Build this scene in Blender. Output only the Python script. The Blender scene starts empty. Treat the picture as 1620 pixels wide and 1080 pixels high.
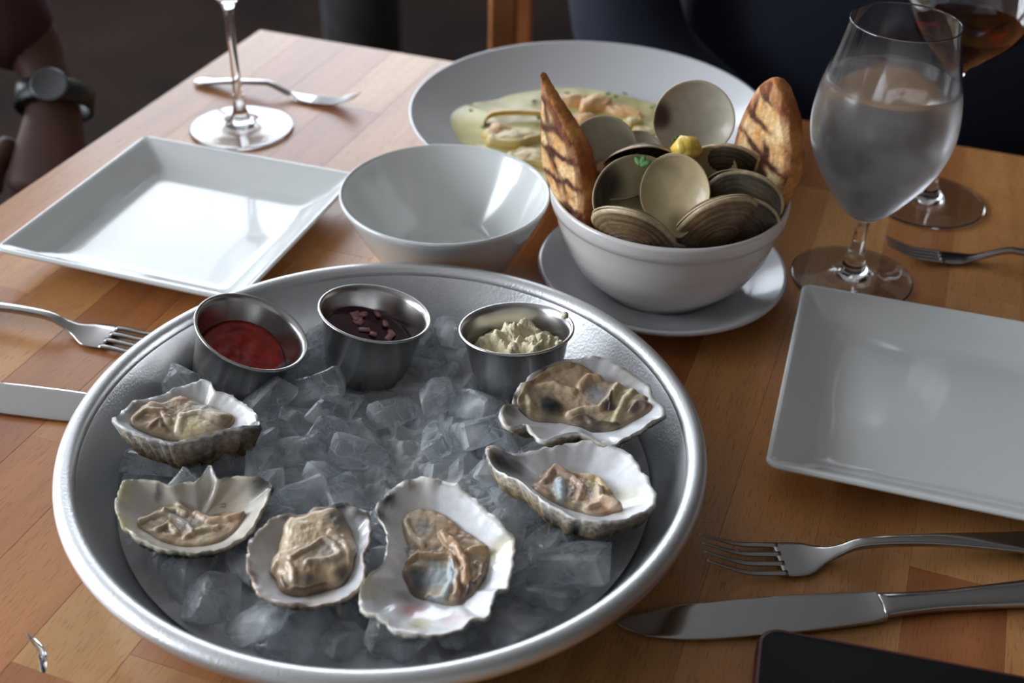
import bpy, bmesh, math, random
import numpy as np
from mathutils import Vector, Matrix, noise

# ------------------------------------------------------------------ camera, world, light, exposure
SC = bpy.context.scene
COL = SC.collection
random.seed(7)
F, PITCH, ROLL, HC = 1928.65, math.radians(35.2906), math.radians(1.5108), 0.45085
fw = Vector((0, math.cos(PITCH), -math.sin(PITCH)))
up0 = Vector((0, math.sin(PITCH), math.cos(PITCH)))
rt0 = Vector((1, 0, 0))
RT = math.cos(ROLL) * rt0 + math.sin(ROLL) * up0
UP = -math.sin(ROLL) * rt0 + math.cos(ROLL) * up0
EYE = Vector((0, 0, HC))
cam = bpy.data.cameras.new('camera')
camo = bpy.data.objects.new('camera', cam)
COL.objects.link(camo)
cam.sensor_width = 36
cam.lens = 36 * F / 1620
cam.clip_start = 0.05
m = Matrix((RT, UP, -fw)).transposed().to_4x4()
m.translation = EYE
camo.matrix_world = m
cam.dof.use_dof = True
cam.dof.focus_distance = 0.66
cam.dof.aperture_fstop = 7.5
SC.camera = camo

SC.view_settings.view_transform = 'Standard'
SC.view_settings.look = 'None'
SC.view_settings.gamma = 1
SC.view_settings.exposure = 0.80
SC.view_settings.use_curve_mapping = False
cy = SC.cycles
cy.max_bounces = 14
cy.transmission_bounces = 12
cy.glossy_bounces = 5
cy.diffuse_bounces = 4
cy.transparent_max_bounces = 12
cy.caustics_refractive = True
cy.caustics_reflective = False
cy.blur_glossy = 1.0
cy.sample_clamp_indirect = 4.0
cy.use_denoising = True
try:
    cy.denoiser = 'OPENIMAGEDENOISE'
    cy.denoising_input_passes = 'RGB_ALBEDO_NORMAL'
except Exception:
    pass

W = bpy.data.worlds.new('daylight')
SC.world = W
W.use_nodes = True
bg = W.node_tree.nodes['Background']
bg.inputs[0].default_value = (0.62, 0.74, 0.95, 1)
bg.inputs[1].default_value = 1.2


def area(name, loc, target, sx, sy, power, color):
    l = bpy.data.lights.new(name, 'AREA')
    l.shape = 'RECTANGLE'; l.size = sx; l.size_y = sy
    l.energy = power; l.color = color
    o = bpy.data.objects.new(name, l)
    COL.objects.link(o)
    o.location = loc
    o.rotation_euler = (Vector(target) - Vector(loc)).to_track_quat('-Z', 'Y').to_euler()
    return o


# daylight coming in through the two windows of the room
area('daylight_side', (-3.0, 1.35, 1.0), (0.1, 0.8, 0.1), 4.0, 1.4, 112, (0.92, 0.96, 1.0))
area('daylight_back', (-1.25, 4.45, 1.55), (-1.1, 0.7, 0.2), 3.0, 1.9, 44, (0.88, 0.94, 1.0))


def WP(px, py, z=0.0, c=None, g=(0, 0)):
    """where the sight line through a photograph pixel meets the plane z (or a tilted plane through c)"""
    px, py, z = float(px), float(py), float(z)
    d = (px - 810) * RT - (py - 540) * UP + F * fw
    if c is None:
        return EYE + d * ((z - HC) / d.z)
    n = Vector((-g[0], -g[1], 1))
    return EYE + d * ((c - EYE).dot(n) / d.dot(n))


# ------------------------------------------------------------------ node helpers and materials
def new_mat(name):
    mt = bpy.data.materials.new(name)
    mt.use_nodes = True
    nt = mt.node_tree
    nt.nodes.clear()
    out = nt.nodes.new('ShaderNodeOutputMaterial')
    return mt, nt, out


def N(nt, kind, props=None, **inp):
    n = nt.nodes.new('ShaderNode' + kind)
    for k, v in (props or {}).items():
        setattr(n, k, v)
    for k, v in inp.items():
        key = k.replace('_', ' ')
        s = n.inputs[int(k[1:])] if k[0] == 'i' and k[1:].isdigit() else n.inputs[key]
        if isinstance(v, bpy.types.NodeSocket):
            nt.links.new(v, s)
        elif v is not None:
            if hasattr(s.default_value, '__len__') and len(s.default_value) == 4 and len(v) == 3:
                v = (*v, 1)
            s.default_value = v
    return n


def ramp(nt, fac, stops):
    r = nt.nodes.new('ShaderNodeValToRGB')
    nt.links.new(fac, r.inputs[0])
    el = r.color_ramp.elements
    while len(el) < len(stops):
        el.new(0.5)
    for e, (p, c) in zip(el, stops):
        e.position = p
        e.color = (*c, 1) if len(c) == 3 else c
    return r.outputs[0]


def mapping(nt, scale=(1, 1, 1), which='Object', offset=None):
    tc = N(nt, 'TexCoord')
    mp = N(nt, 'Mapping', Vector=tc.outputs[which], Scale=scale)
    if offset is not None:
        nt.links.new(offset, mp.inputs['Location'])
    return mp.outputs[0]


def mix(nt, fac, a, b, blend='MIX'):
    n = nt.nodes.new('ShaderNodeMix')
    n.data_type = 'RGBA'
    n.blend_type = blend
    for s, v in ((n.inputs[0], fac), (n.inputs[6], a), (n.inputs[7], b)):
        if isinstance(v, bpy.types.NodeSocket):
            nt.links.new(v, s)
        elif isinstance(v, (int, float)):
            s.default_value = v
        else:
            s.default_value = (*v, 1)
    return n.outputs[2]


def simple(name, color, rough=0.5, metal=0.0, coat=0.0, spec=0.5, noise_amt=0.0, noise_scale=20, bump=0.0,
           bump_scale=80, coat_rough=0.05, sss=0.0, aniso=0.0, trans=0.0, ior=1.5):
    mt, nt, out = new_mat(name)
    b = N(nt, 'BsdfPrincipled', Base_Color=color, Roughness=rough, Metallic=metal)
    b.inputs['Coat Weight'].default_value = coat
    b.inputs['Coat Roughness'].default_value = coat_rough
    b.inputs['Specular IOR Level'].default_value = spec
    b.inputs['IOR'].default_value = ior
    b.inputs['Transmission Weight'].default_value = trans
    if sss:
        b.inputs['Subsurface Weight'].default_value = sss
        b.inputs['Subsurface Scale'].default_value = 0.004
        b.inputs['Subsurface Radius'].default_value = (1, .6, .4)
    v = mapping(nt)
    if noise_amt:
        ns = N(nt, 'TexNoise', Vector=v, Scale=noise_scale, Detail=4.0)
        dark = tuple(c * (1 - noise_amt) for c in color)
        lite = tuple(min(1, c * (1 + noise_amt)) for c in color)
        nt.links.new(ramp(nt, ns.outputs[0], [(0.3, dark), (0.7, lite)]), b.inputs['Base Color'])
    if bump:
        nb = N(nt, 'TexNoise', Vector=v, Scale=bump_scale, Detail=3.0)
        bp = N(nt, 'Bump', Height=nb.outputs[0], Strength=bump, Distance=0.001)
        nt.links.new(bp.outputs[0], b.inputs['Normal'])
    nt.links.new(b.outputs[0], out.inputs[0])
    return mt


def vcol(name, rough=0.3, coat=0.0, fine=0.15, fine_scale=400, bump=0.3, bump_scale=500, sss=0.0, spec=0.5, coat_rough=0.08,
         scale=(1, 1, 1)):
    """a material whose own colour is painted per vertex (attribute 'col') plus fine grain"""
    mt, nt, out = new_mat(name)
    a = N(nt, 'Attribute', {'attribute_name': 'col'})
    v = mapping(nt, scale)
    ns = N(nt, 'TexNoise', Vector=v, Scale=fine_scale, Detail=5.0)
    g = ramp(nt, ns.outputs[0], [(0.25, (1 - fine,) * 3), (0.75, (1 + fine,) * 3)])
    c = mix(nt, 1.0, a.outputs[0], g, 'MULTIPLY')
    b = N(nt, 'BsdfPrincipled', Base_Color=c, Roughness=rough)
    b.inputs['Coat Weight'].default_value = coat
    b.inputs['Coat Roughness'].default_value = coat_rough
    b.inputs['Specular IOR Level'].default_value = spec
    if sss:
        b.inputs['Subsurface Weight'].default_value = sss
        b.inputs['Subsurface Scale'].default_value = 0.003
        b.inputs['Subsurface Radius'].default_value = (1, .7, .5)
    nb = N(nt, 'TexNoise', Vector=v, Scale=bump_scale, Detail=4.0)
    bp = N(nt, 'Bump', Height=nb.outputs[0], Strength=bump, Distance=0.001)
    nt.links.new(bp.outputs[0], b.inputs['Normal'])
    nt.links.new(b.outputs[0], out.inputs[0])
    return mt


def wood(name, tones, rough=0.37, coat=0.14):
    mt, nt, out = new_mat(name)
    oi = N(nt, 'ObjectInfo')
    rnd = N(nt, 'Math', {'operation': 'MULTIPLY'}, i0=oi.outputs['Random'], i1=37.0)
    comb = N(nt, 'CombineXYZ', X=rnd.outputs[0], Y=rnd.outputs[0], Z=rnd.outputs[0])
    v = mapping(nt, (5, 60, 60), 'Object', comb.outputs[0])
    base = ramp(nt, oi.outputs['Random'], [(i / (len(tones) - 1), t) for i, t in enumerate(tones)])
    g1 = N(nt, 'TexNoise', Vector=v, Scale=1.4, Detail=5.0, Distortion=0.6)
    grain = ramp(nt, g1.outputs[0], [(0.28, (0.88, 0.84, 0.80)), (0.5, (1, 1, 1)), (0.75, (1.06, 1.06, 1.05))])
    c = mix(nt, 1.0, base, grain, 'MULTIPLY')
    # the short dark flecks of beech
    v2 = mapping(nt, (110, 1100, 1100), 'Object', comb.outputs[0])
    g2 = N(nt, 'TexNoise', Vector=v2, Scale=1.0, Detail=1.0)
    fl = ramp(nt, g2.outputs[0], [(0.30, (0.62, 0.5, 0.42)), (0.42, (1, 1, 1))])
    c = mix(nt, 0.7, c, mix(nt, 1.0, c, fl, 'MULTIPLY'))
    v3 = mapping(nt, (2, 14, 14), 'Object', comb.outputs[0])
    g3 = N(nt, 'TexNoise', Vector=v3, Scale=2.0, Detail=2.0)
    c = mix(nt, 1.0, c, ramp(nt, g3.outputs[0], [(0.3, (0.85, 0.8, 0.76)), (0.7, (1.08, 1.08, 1.06))]), 'MULTIPLY')
    b = N(nt, 'BsdfPrincipled', Base_Color=c, Roughness=rough)
    b.inputs['Coat Weight'].default_value = coat
    b.inputs['Coat Roughness'].default_value = 0.28
    bp = N(nt, 'Bump', Height=g1.outputs[0], Strength=0.06, Distance=0.001)
    nt.links.new(bp.outputs[0], b.inputs['Normal'])
    nt.links.new(b.outputs[0], out.inputs[0])
    return mt


def metal(name, color, rough, brush=None, bump=0.05, scale=600):
    mt, nt, out = new_mat(name)
    b = N(nt, 'BsdfPrincipled', Base_Color=color, Roughness=rough, Metallic=1.0)
    v = mapping(nt, brush or (1, 1, 1))
    ns = N(nt, 'TexNoise', Vector=v, Scale=scale, Detail=3.0)
    bp = N(nt, 'Bump', Height=ns.outputs[0], Strength=bump, Distance=0.0005)
    nt.links.new(bp.outputs[0], b.inputs['Normal'])
    n2 = N(nt, 'TexNoise', Vector=mapping(nt), Scale=30.0, Detail=4.0)
    r = N(nt, 'MapRange', Value=n2.outputs[0], i3=rough * 0.8, i4=rough * 1.25)
    nt.links.new(r.outputs[0], b.inputs['Roughness'])
    nt.links.new(b.outputs[0], out.inputs[0])
    return mt


def glass(name, ior=1.5, rough=0.0, color=(1, 1, 1)):
    mt, nt, out = new_mat(name)
    b = N(nt, 'BsdfGlass', Color=color, Roughness=rough, IOR=ior)
    nt.links.new(b.outputs[0], out.inputs[0])
    return mt


def ice_mat(name='ice', lo=.11, hi=.72):
    mt, nt, out = new_mat(name)
    v = mapping(nt)
    n1 = N(nt, 'TexNoise', Vector=v, Scale=90.0, Detail=4.0)
    bp = N(nt, 'Bump', Height=n1.outputs[0], Strength=0.6, Distance=0.002)
    g = N(nt, 'BsdfGlass', Color=(0.95, 0.975, 1.0), Roughness=0.03, IOR=1.31, Normal=bp.outputs[0])
    d = N(nt, 'BsdfDiffuse', Color=(0.93, 0.955, 0.975), Normal=bp.outputs[0])
    t = N(nt, 'BsdfTranslucent', Color=(0.93, 0.955, 0.975))
    dt = N(nt, 'MixShader', i0=0.5, i1=d.outputs[0], i2=t.outputs[0])
    oi = N(nt, 'ObjectInfo')
    n2 = N(nt, 'TexNoise', Vector=v, Scale=45.0, Detail=5.0)
    cl = N(nt, 'MapRange', Value=n2.outputs[0], i1=0.40, i2=0.70, i3=lo, i4=hi)
    vo = N(nt, 'TexVoronoi', {'feature': 'DISTANCE_TO_EDGE'}, Vector=v, Scale=48.0)
    ve = N(nt, 'MapRange', Value=vo.outputs[0], i1=0.0, i2=0.035, i3=0.42, i4=0.0)
    ad = N(nt, 'Math', {'operation': 'MAXIMUM'}, i0=cl.outputs[0], i1=ve.outputs[0])
    mx = N(nt, 'MixShader', i0=ad.outputs[0], i1=g.outputs[0], i2=dt.outputs[0])
    nt.links.new(mx.outputs[0], out.inputs[0])
    return mt


def frosted_glass():
    mt, nt, out = new_mat('misted_glass')
    tc = N(nt, 'TexCoord')
    sp = N(nt, 'SeparateXYZ', Vector=tc.outputs['Object'])
    lo = N(nt, 'MapRange', Value=sp.outputs[2], i1=0.040, i2=0.056)
    hi = N(nt, 'MapRange', Value=sp.outputs[2], i1=0.158, i2=0.140)
    band = N(nt, 'Math', {'operation': 'MULTIPLY'}, i0=lo.outputs[0], i1=hi.outputs[0])
    n1 = N(nt, 'TexNoise', Vector=tc.outputs['Object'], Scale=55.0, Detail=5.0)
    wip = N(nt, 'MapRange', Value=n1.outputs[0], i1=0.30, i2=0.45, i3=0.25, i4=1.0)
    fog = N(nt, 'Math', {'operation': 'MULTIPLY'}, i0=band.outputs[0], i1=wip.outputs[0])
    n2 = N(nt, 'TexVoronoi', Vector=tc.outputs['Object'], Scale=900.0)
    drops = N(nt, 'Bump', Height=n2.outputs[0], Strength=0.25, Distance=0.0006)
    rg = N(nt, 'Math', {'operation': 'MULTIPLY'}, i0=fog.outputs[0], i1=0.19)
    g = N(nt, 'BsdfGlass', Color=(1, 1, 1), Roughness=rg.outputs[0], IOR=1.5)
    t = N(nt, 'BsdfDiffuse', Color=(0.84, 0.82, 0.80))
    t2 = N(nt, 'BsdfTranslucent', Color=(0.84, 0.82, 0.80))
    tt = N(nt, 'MixShader', i0=0.5, i1=t.outputs[0], i2=t2.outputs[0])
    fm = N(nt, 'Math', {'operation': 'MULTIPLY'}, i0=fog.outputs[0], i1=0.075)
    mx = N(nt, 'MixShader', i0=fm.outputs[0], i1=g.outputs[0], i2=tt.outputs[0])
    nt.links.new(mx.outputs[0], out.inputs[0])
    return mt


M = {}
M['table'] = wood('beech_butcher_block', [(0.44, 0.165, 0.050), (0.54, 0.255, 0.088), (0.34, 0.112, 0.034), (0.56, 0.28, 0.10),
                                          (0.38, 0.135, 0.040), (0.60, 0.325, 0.125), (0.44, 0.175, 0.054)])
M['chairwood'] = wood('chair_wood', [(0.42, 0.17, 0.06), (0.46, 0.19, 0.07)])
M['floor'] = simple('dark_floor', (0.012, 0.0066, 0.0048), rough=0.9, spec=0.1, noise_amt=0.45, noise_scale=2.5)
M['wall'] = simple('wall_paint', (0.50, 0.47, 0.44), rough=0.8, noise_amt=0.05)
M['dark_wall'] = simple('unseen_dark_wall', (0.07, 0.04, 0.03), rough=0.6)  # unseen right wall, made dark to weaken the fill from that side
M['ceil'] = simple('ceiling_paint', (0.40, 0.38, 0.36), rough=0.9)
M['frame'] = simple('window_frame_paint', (0.05, 0.045, 0.04), rough=0.5)
M['porcelain'] = simple('white_porcelain', (0.70, 0.725, 0.72), rough=0.16, coat=0.6, coat_rough=0.03, sss=0.0)
M['porcelain_grey'] = simple('greyish_porcelain', (0.60, 0.61, 0.63), rough=0.22, coat=0.4, coat_rough=0.06)
M['porcelain_bowl'] = simple('stoneware_white', (0.68, 0.66, 0.65), rough=0.2, coat=0.5, coat_rough=0.05)
M['alu'] = metal('brushed_aluminium', (0.68, 0.69, 0.70), 0.42, bump=0.35, scale=700)
M['steel'] = metal('stainless_steel', (0.50, 0.49, 0.48), 0.24, (1, 1, 14), bump=0.06, scale=250)
M['cutlery'] = metal('polished_steel', (0.42, 0.41, 0.40), 0.14, bump=0.02)
M['glass'] = glass('clear_glass', 1.5)
M['misted'] = frosted_glass()
M['water'] = glass('water', 1.333, color=(0.96, 0.97, 0.98))
M['wine'] = glass('red_wine', 1.34, color=(0.26, 0.008, 0.014))
M['ice'] = ice_mat()
M['snow'] = ice_mat('crushed_ice', .68, .95)
M['nacre'] = vcol('nacre', rough=0.28, coat=0.7, fine=0.08, fine_scale=250, bump=0.25, bump_scale=220)
M['shellout'] = vcol('oyster_shell_outside', rough=0.85, fine=0.55, fine_scale=350, bump=1.0, bump_scale=350)
M['meat'] = vcol('oyster_meat', rough=0.42, coat=0.4, fine=0.10, fine_scale=260, bump=0.12, bump_scale=260, sss=0.30, coat_rough=0.16)
M['clamin'] = vcol('clam_inside', rough=0.42, coat=0.25, fine=0.07, fine_scale=200, bump=0.1)
M['clamout'] = vcol('clam_outside', rough=0.55, coat=0.3, fine=0.25, fine_scale=260, bump=0.5, bump_scale=260)
M['toast'] = vcol('toasted_bread', rough=0.75, fine=0.3, fine_scale=260, bump=1.0, bump_scale=330)
M['sauce'] = vcol('cream_sauce', rough=0.5, coat=0.25, coat_rough=0.3, fine=0.08, fine_scale=80, bump=0.12, bump_scale=120, sss=0.1)
M['pasta'] = simple('egg_pasta', (0.62, 0.38, 0.06), rough=0.35, coat=0.5, sss=0.1, noise_amt=0.15, noise_scale=80)
M['shrimp'] = simple('cooked_shrimp', (0.74, 0.44, 0.20), rough=0.5, coat=0.2, noise_amt=0.25, noise_scale=90)
M['herb'] = simple('green_herb', (0.05, 0.16, 0.03), rough=0.5, noise_amt=0.4, noise_scale=300)
M['potato'] = simple('yellow_potato', (0.72, 0.50, 0.07), rough=0.45, coat=0.3, noise_amt=0.2, noise_scale=120)
M['clammeat'] = simple('orange_clam_meat', (0.42, 0.18, 0.05), rough=0.35, coat=0.6, noise_amt=0.35, noise_scale=200)
M['cocktail'] = simple('cocktail_sauce', (0.60, 0.025, 0.008), rough=0.25, coat=0.35, noise_amt=0.3, noise_scale=160, bump=0.3, bump_scale=120)
M['mignonette'] = simple('mignonette', (0.055, 0.005, 0.012), rough=0.05, coat=0.2)
M['shallot'] = simple('shallot', (0.60, 0.26, 0.30), rough=0.35, coat=0.5, noise_amt=0.35, noise_scale=200)
M['horseradish'] = simple('grated_horseradish', (0.80, 0.72, 0.50), rough=0.7, bump=1.0, bump_scale=700, noise_amt=0.18, noise_scale=400)
M['phonecase'] = simple('dark_red_rubber', (0.10, 0.022, 0.02), rough=0.45)
M['black'] = simple('black_screen', (0.004, 0.004, 0.004), rough=0.55, spec=0.15)
M['skin'] = simple('skin', (0.08, 0.032, 0.022), rough=0.6, sss=0.05, noise_amt=0.1, noise_scale=60)
M['navy'] = simple('navy_cloth', (0.012, 0.022, 0.05), rough=0.85, noise_amt=0.3, noise_scale=12, bump=0.5, bump_scale=30)
M['blackcloth'] = simple('black_cloth', (0.006, 0.010, 0.024), rough=0.9, noise_amt=0.3, noise_scale=12)
M['shirt'] = simple('dark_red_cloth', (0.045, 0.012, 0.012), rough=0.9, noise_amt=0.3, noise_scale=12)
M['hair'] = simple('dark_hair', (0.012, 0.008, 0.006), rough=0.6)
M['watch'] = simple('watch_strap', (0.02, 0.022, 0.026), rough=0.4)
M['watchmetal'] = metal('watch_steel', (0.16, 0.17, 0.18), 0.4)
M['bin'] = metal('galvanised_steel', (0.30, 0.31, 0.33), 0.45)


# ------------------------------------------------------------------ object helpers
def link(o, parent=None):
    COL.objects.link(o)
    if parent:
        o.parent = parent
    return o


def mesh(name, V, Fc, mats, parent=None, smooth=True, loc=None, col=None, fm=None):
    me = bpy.data.meshes.new(name)
    me.from_pydata([tuple(v) for v in V], [], [tuple(f) for f in Fc])
    for mt in (mats if isinstance(mats, (list, tuple)) else [mats]):
        me.materials.append(mt)
    if smooth:
        me.polygons.foreach_set('use_smooth', [True] * len(me.polygons))
    if fm is not None:
        me.polygons.foreach_set('material_index', list(fm))
    if col is not None:
        a = me.color_attributes.new('col', 'FLOAT_COLOR', 'POINT')
        a.data.foreach_set('color', np.c_[np.array(col), np.ones(len(col))].astype(np.float32).ravel())
    me.validate()
    me.update()
    b_ = bmesh.new(); b_.from_mesh(me)
    bmesh.ops.recalc_face_normals(b_, faces=b_.faces)
    if b_.calc_volume(signed=True) < 0:
        bmesh.ops.reverse_faces(b_, faces=b_.faces)
    b_.to_mesh(me); b_.free()
    o = bpy.data.objects.new(name, me)
    if loc is not None:
        o.location = loc
    return link(o, parent)


def from_bm(name, bm, mat, parent=None, smooth=True, loc=None):
    me = bpy.data.meshes.new(name)
    bm.to_mesh(me)
    bm.free()
    for mt in (mat if isinstance(mat, (list, tuple)) else [mat]):
        me.materials.append(mt)
    if smooth:
        me.polygons.foreach_set('use_smooth', [True] * len(me.polygons))
    o = bpy.data.objects.new(name, me)
    if loc is not None:
        o.location = loc
    return link(o, parent)


def tag(o, label=None, cat=None, group=None, kind=None):
    if label: o['label'] = label
    if cat: o['category'] = cat
    if group: o['group'] = group
    if kind: o['kind'] = kind
    return o


def empty(name, loc=(0, 0, 0), rot=None):
    o = bpy.data.objects.new(name, None)
    o.empty_display_size = 0.02
    o.location = loc
    if rot is not None:
        o.rotation_euler = rot
    return link(o)


def auto_smooth(o, ang=40):
    me = o.data
    bm = bmesh.new(); bm.from_mesh(me)
    for e in bm.edges:
        if len(e.link_faces) == 2 and e.calc_face_angle(0) > math.radians(ang):
            e.smooth = False
    bm.to_mesh(me); bm.free()
    return o


def lathe(profile, seg=96):
    V, Fc = [], []
    idx = []
    for r, z in profile:
        if abs(r) < 1e-7:
            idx.append([len(V)] * seg); V.append((0, 0, z))
        else:
            idx.append(list(range(len(V), len(V) + seg)))
            V += [(r * math.cos(2 * math.pi * k / seg), r * math.sin(2 * math.pi * k / seg), z) for k in range(seg)]
    for a, b in zip(idx[:-1], idx[1:]):
        for k in range(seg):
            j = (k + 1) % seg
            f = []
            for q in (a[k], a[j], b[j], b[k]):
                if q not in f: f.append(q)
            if len(f) > 2: Fc.append(f)
    return V, Fc


def smooth_profile(pts, n=6):
    """Catmull-Rom through (r, z) points"""
    P = [np.array(p, float) for p in pts]
    P = [2 * P[0] - P[1]] + P + [2 * P[-1] - P[-2]]
    out = []
    for i in range(1, len(P) - 2):
        for k in range(n):
            t = k / n
            a, b, c, d = P[i - 1:i + 3]
            q = 0.5 * ((2 * b) + (-a + c) * t + (2 * a - 5 * b + 4 * c - d) * t * t + (-a + 3 * b - 3 * c + d) * t ** 3)
            out.append((max(0.0, q[0]), q[1]))
    out.append(tuple(P[-2]))
    return out


def smooth_closed(pts, n):
    P = np.array(pts, float)
    K = len(P)
    out = []
    for i in range(K):
        a, b, c, d = P[i - 1], P[i], P[(i + 1) % K], P[(i + 2) % K]
        for k in range(8):
            t = k / 8
            out.append(0.5 * ((2 * b) + (-a + c) * t + (2 * a - 5 * b + 4 * c - d) * t * t + (-a + 3 * b - 3 * c + d) * t ** 3))
    out = np.array(out)
    L = np.r_[0, np.cumsum(np.linalg.norm(np.diff(np.r_[out, out[:1]], axis=0), axis=1))]
    s = np.linspace(0, L[-1], n + 1)[:-1]
    cl = np.r_[out, out[:1]]
    return np.c_[np.interp(s, L, cl[:, 0]), np.interp(s, L, cl[:, 1])]


def loft(stations, seg=16, power=2.6):
    """closed rounded bar along x; station = (x, y, z, half width, half thickness)"""
    V, Fc = [], []
    for x, y, z, w, t in stations:
        for k in range(seg):
            a = 2 * math.pi * k / seg
            ca, sa = math.cos(a), math.sin(a)
            V.append((x, y + w * math.copysign(abs(ca) ** (2 / power), ca), z + t * math.copysign(abs(sa) ** (2 / power), sa)))
    n = len(stations)
    for i in range(n - 1):
        for k in range(seg):
            j = (k + 1) % seg
            Fc.append((i * seg + k, (i + 1) * seg + k, (i + 1) * seg + j, i * seg + j))
    Fc.append(tuple(range(seg)))
    Fc.append(tuple(reversed(range((n - 1) * seg, n * seg))))
    return V, Fc


def join(*parts):
    V, Fc = [], []
    for v, f in parts:
        o = len(V)
        V += list(v)
        Fc += [tuple(i + o for i in q) for q in f]
    return V, Fc


def interp_st(pts, n=40):
    """stations from key points by smooth interpolation"""
    P = np.array(pts, float)
    xs = np.linspace(0, 1, n)
    d = np.r_[0, np.cumsum(np.linalg.norm(np.diff(P[:, :3], axis=0), axis=1))]
    d /= d[-1]
    out = []
    for s in xs:
        i = min(max(np.searchsorted(d, s) - 1, 0), len(P) - 2)
        t = (s - d[i]) / (d[i + 1] - d[i] + 1e-12)
        a = P[max(i - 1, 0)]; b = P[i]; c = P[i + 1]; e = P[min(i + 2, len(P) - 1)]
        q = 0.5 * ((2 * b) + (-a + c) * t + (2 * a - 5 * b + 4 * c - e) * t * t + (-a + 3 * b - 3 * c + e) * t ** 3)
        lo = np.minimum(b, c); hi = np.maximum(b, c)
        q[3:] = np.clip(q[3:], lo[3:], hi[3:])
        out.append(tuple(q))
    return out


def box(sx, sy, sz, bev=0.0, seg=1, c=(0, 0, 0)):
    bm = bmesh.new()
    bmesh.ops.create_cube(bm, size=1)
    bmesh.ops.scale(bm, vec=(sx, sy, sz), verts=bm.verts)
    bmesh.ops.translate(bm, vec=c, verts=bm.verts)
    if bev:
        bmesh.ops.bevel(bm, geom=bm.edges[:], offset=bev, segments=seg, affect='EDGES')
    return bm


def fbm(p, sc, oct=4, seed=0.0):
    return noise.fractal(Vector((p[0] * sc + seed, p[1] * sc - seed, (p[2] if len(p) > 2 else 0) * sc + seed * .5)), 1.0, 2.0, oct)


# ------------------------------------------------------------------ the room
FZ = -0.75
tag(from_bm('floor', box(8.0, 8.0, 0.04, c=(0, 1.4, FZ - 0.02)), M['floor'], smooth=False), kind='structure')
tag(from_bm('ceiling', box(6.6, 7.2, 0.04, c=(0.2, 1.1, 2.27)), M['ceil'], smooth=False), kind='structure')


def wall(name, a, b, holes=(), mat='wall'):
    """vertical wall from point a to b, holes = (s0, s1, z0, z1) metres along it"""
    ax, ay = a; L = math.hypot(b[0] - ax, b[1] - ay)
    ang = math.atan2(b[1] - ay, b[0] - ax)
    bm = bmesh.new()
    def slab(s0, s1, z0, z1):
        if s1 - s0 > 1e-4 and z1 - z0 > 1e-4:
            r = bmesh.ops.create_cube(bm, size=1)
            bmesh.ops.scale(bm, vec=(s1 - s0, 0.1, z1 - z0), verts=r['verts'])
            bmesh.ops.translate(bm, vec=((s0 + s1) / 2, 0, (z0 + z1) / 2), verts=r['verts'])
    s = 0
    for (s0, s1, z0, z1) in holes:
        slab(s, s0, FZ, 2.25); slab(s0, s1, FZ, z0); slab(s0, s1, z1, 2.25); s = s1
    slab(s, L, FZ, 2.25)
    o = from_bm(name, bm, M[mat], smooth=False, loc=(ax, ay, 0))
    o.rotation_euler.z = ang
    return tag(o, kind='structure')


wall('wall_left', (-2.85, -2.4), (-2.85, 4.35), holes=[(1.70, 5.80, 0.25, 1.75)])
wall('wall_back', (-2.85, 4.35), (3.4, 4.35), holes=[(0.15, 3.05, 0.62, 2.2)])
wall('wall_right', (3.4, 4.35), (3.4, -2.4), mat='dark_wall')
wall('wall_front', (3.4, -2.4), (-2.85, -2.4))


def window(name, x0, x1, z0, z1, loc, rz, nb):
    root = tag(empty(name, loc, (0, 0, rz)), kind='structure')
    bars = [((x1 - x0), .05, .05, ((x0 + x1) / 2, 0, z0)), ((x1 - x0), .05, .05, ((x0 + x1) / 2, 0, z1)),
            (.05, .05, z1 - z0, (x0, 0, (z0 + z1) / 2)), (.05, .05, z1 - z0, (x1, 0, (z0 + z1) / 2))]
    for sx, sy, sz, c in bars:
        from_bm('window_frame', box(sx, sy, sz, .004, c=c), M['frame'], root, smooth=False)
    for k in range(1, nb):
        x = x0 + (x1 - x0) * k / nb
        from_bm('mullion', box(.035, .04, z1 - z0, .004, c=(x, 0, (z0 + z1) / 2)), M['frame'], root, smooth=False)


window('window_1', 1.70, 5.80, 0.25, 1.75, (-2.85, -2.4, 0), math.pi / 2, 3)
window('window_2', 0.15, 3.05, 0.62, 2.2, (-2.85, 4.35, 0), 0, 2)

# ------------------------------------------------------------------ the table
TA = math.atan2(0.33, 0.944)          # how far the table is turned: staves run along (sin, cos)
U = Vector((math.sin(TA), math.cos(TA), 0)); Vv = Vector((math.cos(TA), -math.sin(TA), 0))
table = tag(empty('dining_table', (0, 0, 0), (0, 0, math.pi / 2 - TA)),
            'pale butcher-block wooden dining table carrying the whole meal', 'table')
# local x along the staves (u), local y = -v
rnd = random.Random(11)
v0, pitch, nst = -0.6255, 0.0481, 26
u0, u1 = 0.18, 1.0096
me_cache = {}
for i in range(nst):
    v = v0 + pitch * (i + 0.5)
    u = u0 - rnd.uniform(0, 0.25)
    cuts = [u0]
    while True:
        u += rnd.choice([0.22, 0.28, 0.34, 0.40])
        if u > u1 - 0.06: break
        if u > u0 + 0.05: cuts.append(u)
    cuts.append(u1)
    for a, b in zip(cuts[:-1], cuts[1:]):
        o = from_bm('stave', box(b - a - 0.00005, pitch - 0.00005, 0.030, 0.00015), M['table'], table, smooth=False,
                    loc=((a + b) / 2, -v, -0.015))
um, vm = (u0 + u1) / 2, v0 + pitch * nst / 2
for su in (-1, 1):
    from_bm('apron', box(0.02, pitch * nst - 0.18, 0.07, c=(um + su * 0.35, -vm, -0.0651)), M['chairwood'], table, smooth=False)
    for sv in (-1, 1):
        from_bm('leg', box(0.05, 0.05, 0.719, 0.004, c=(um + su * 0.35, -vm + sv * (pitch * nst / 2 - 0.07), -0.3902)), M['chairwood'], table, smooth=False)


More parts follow.
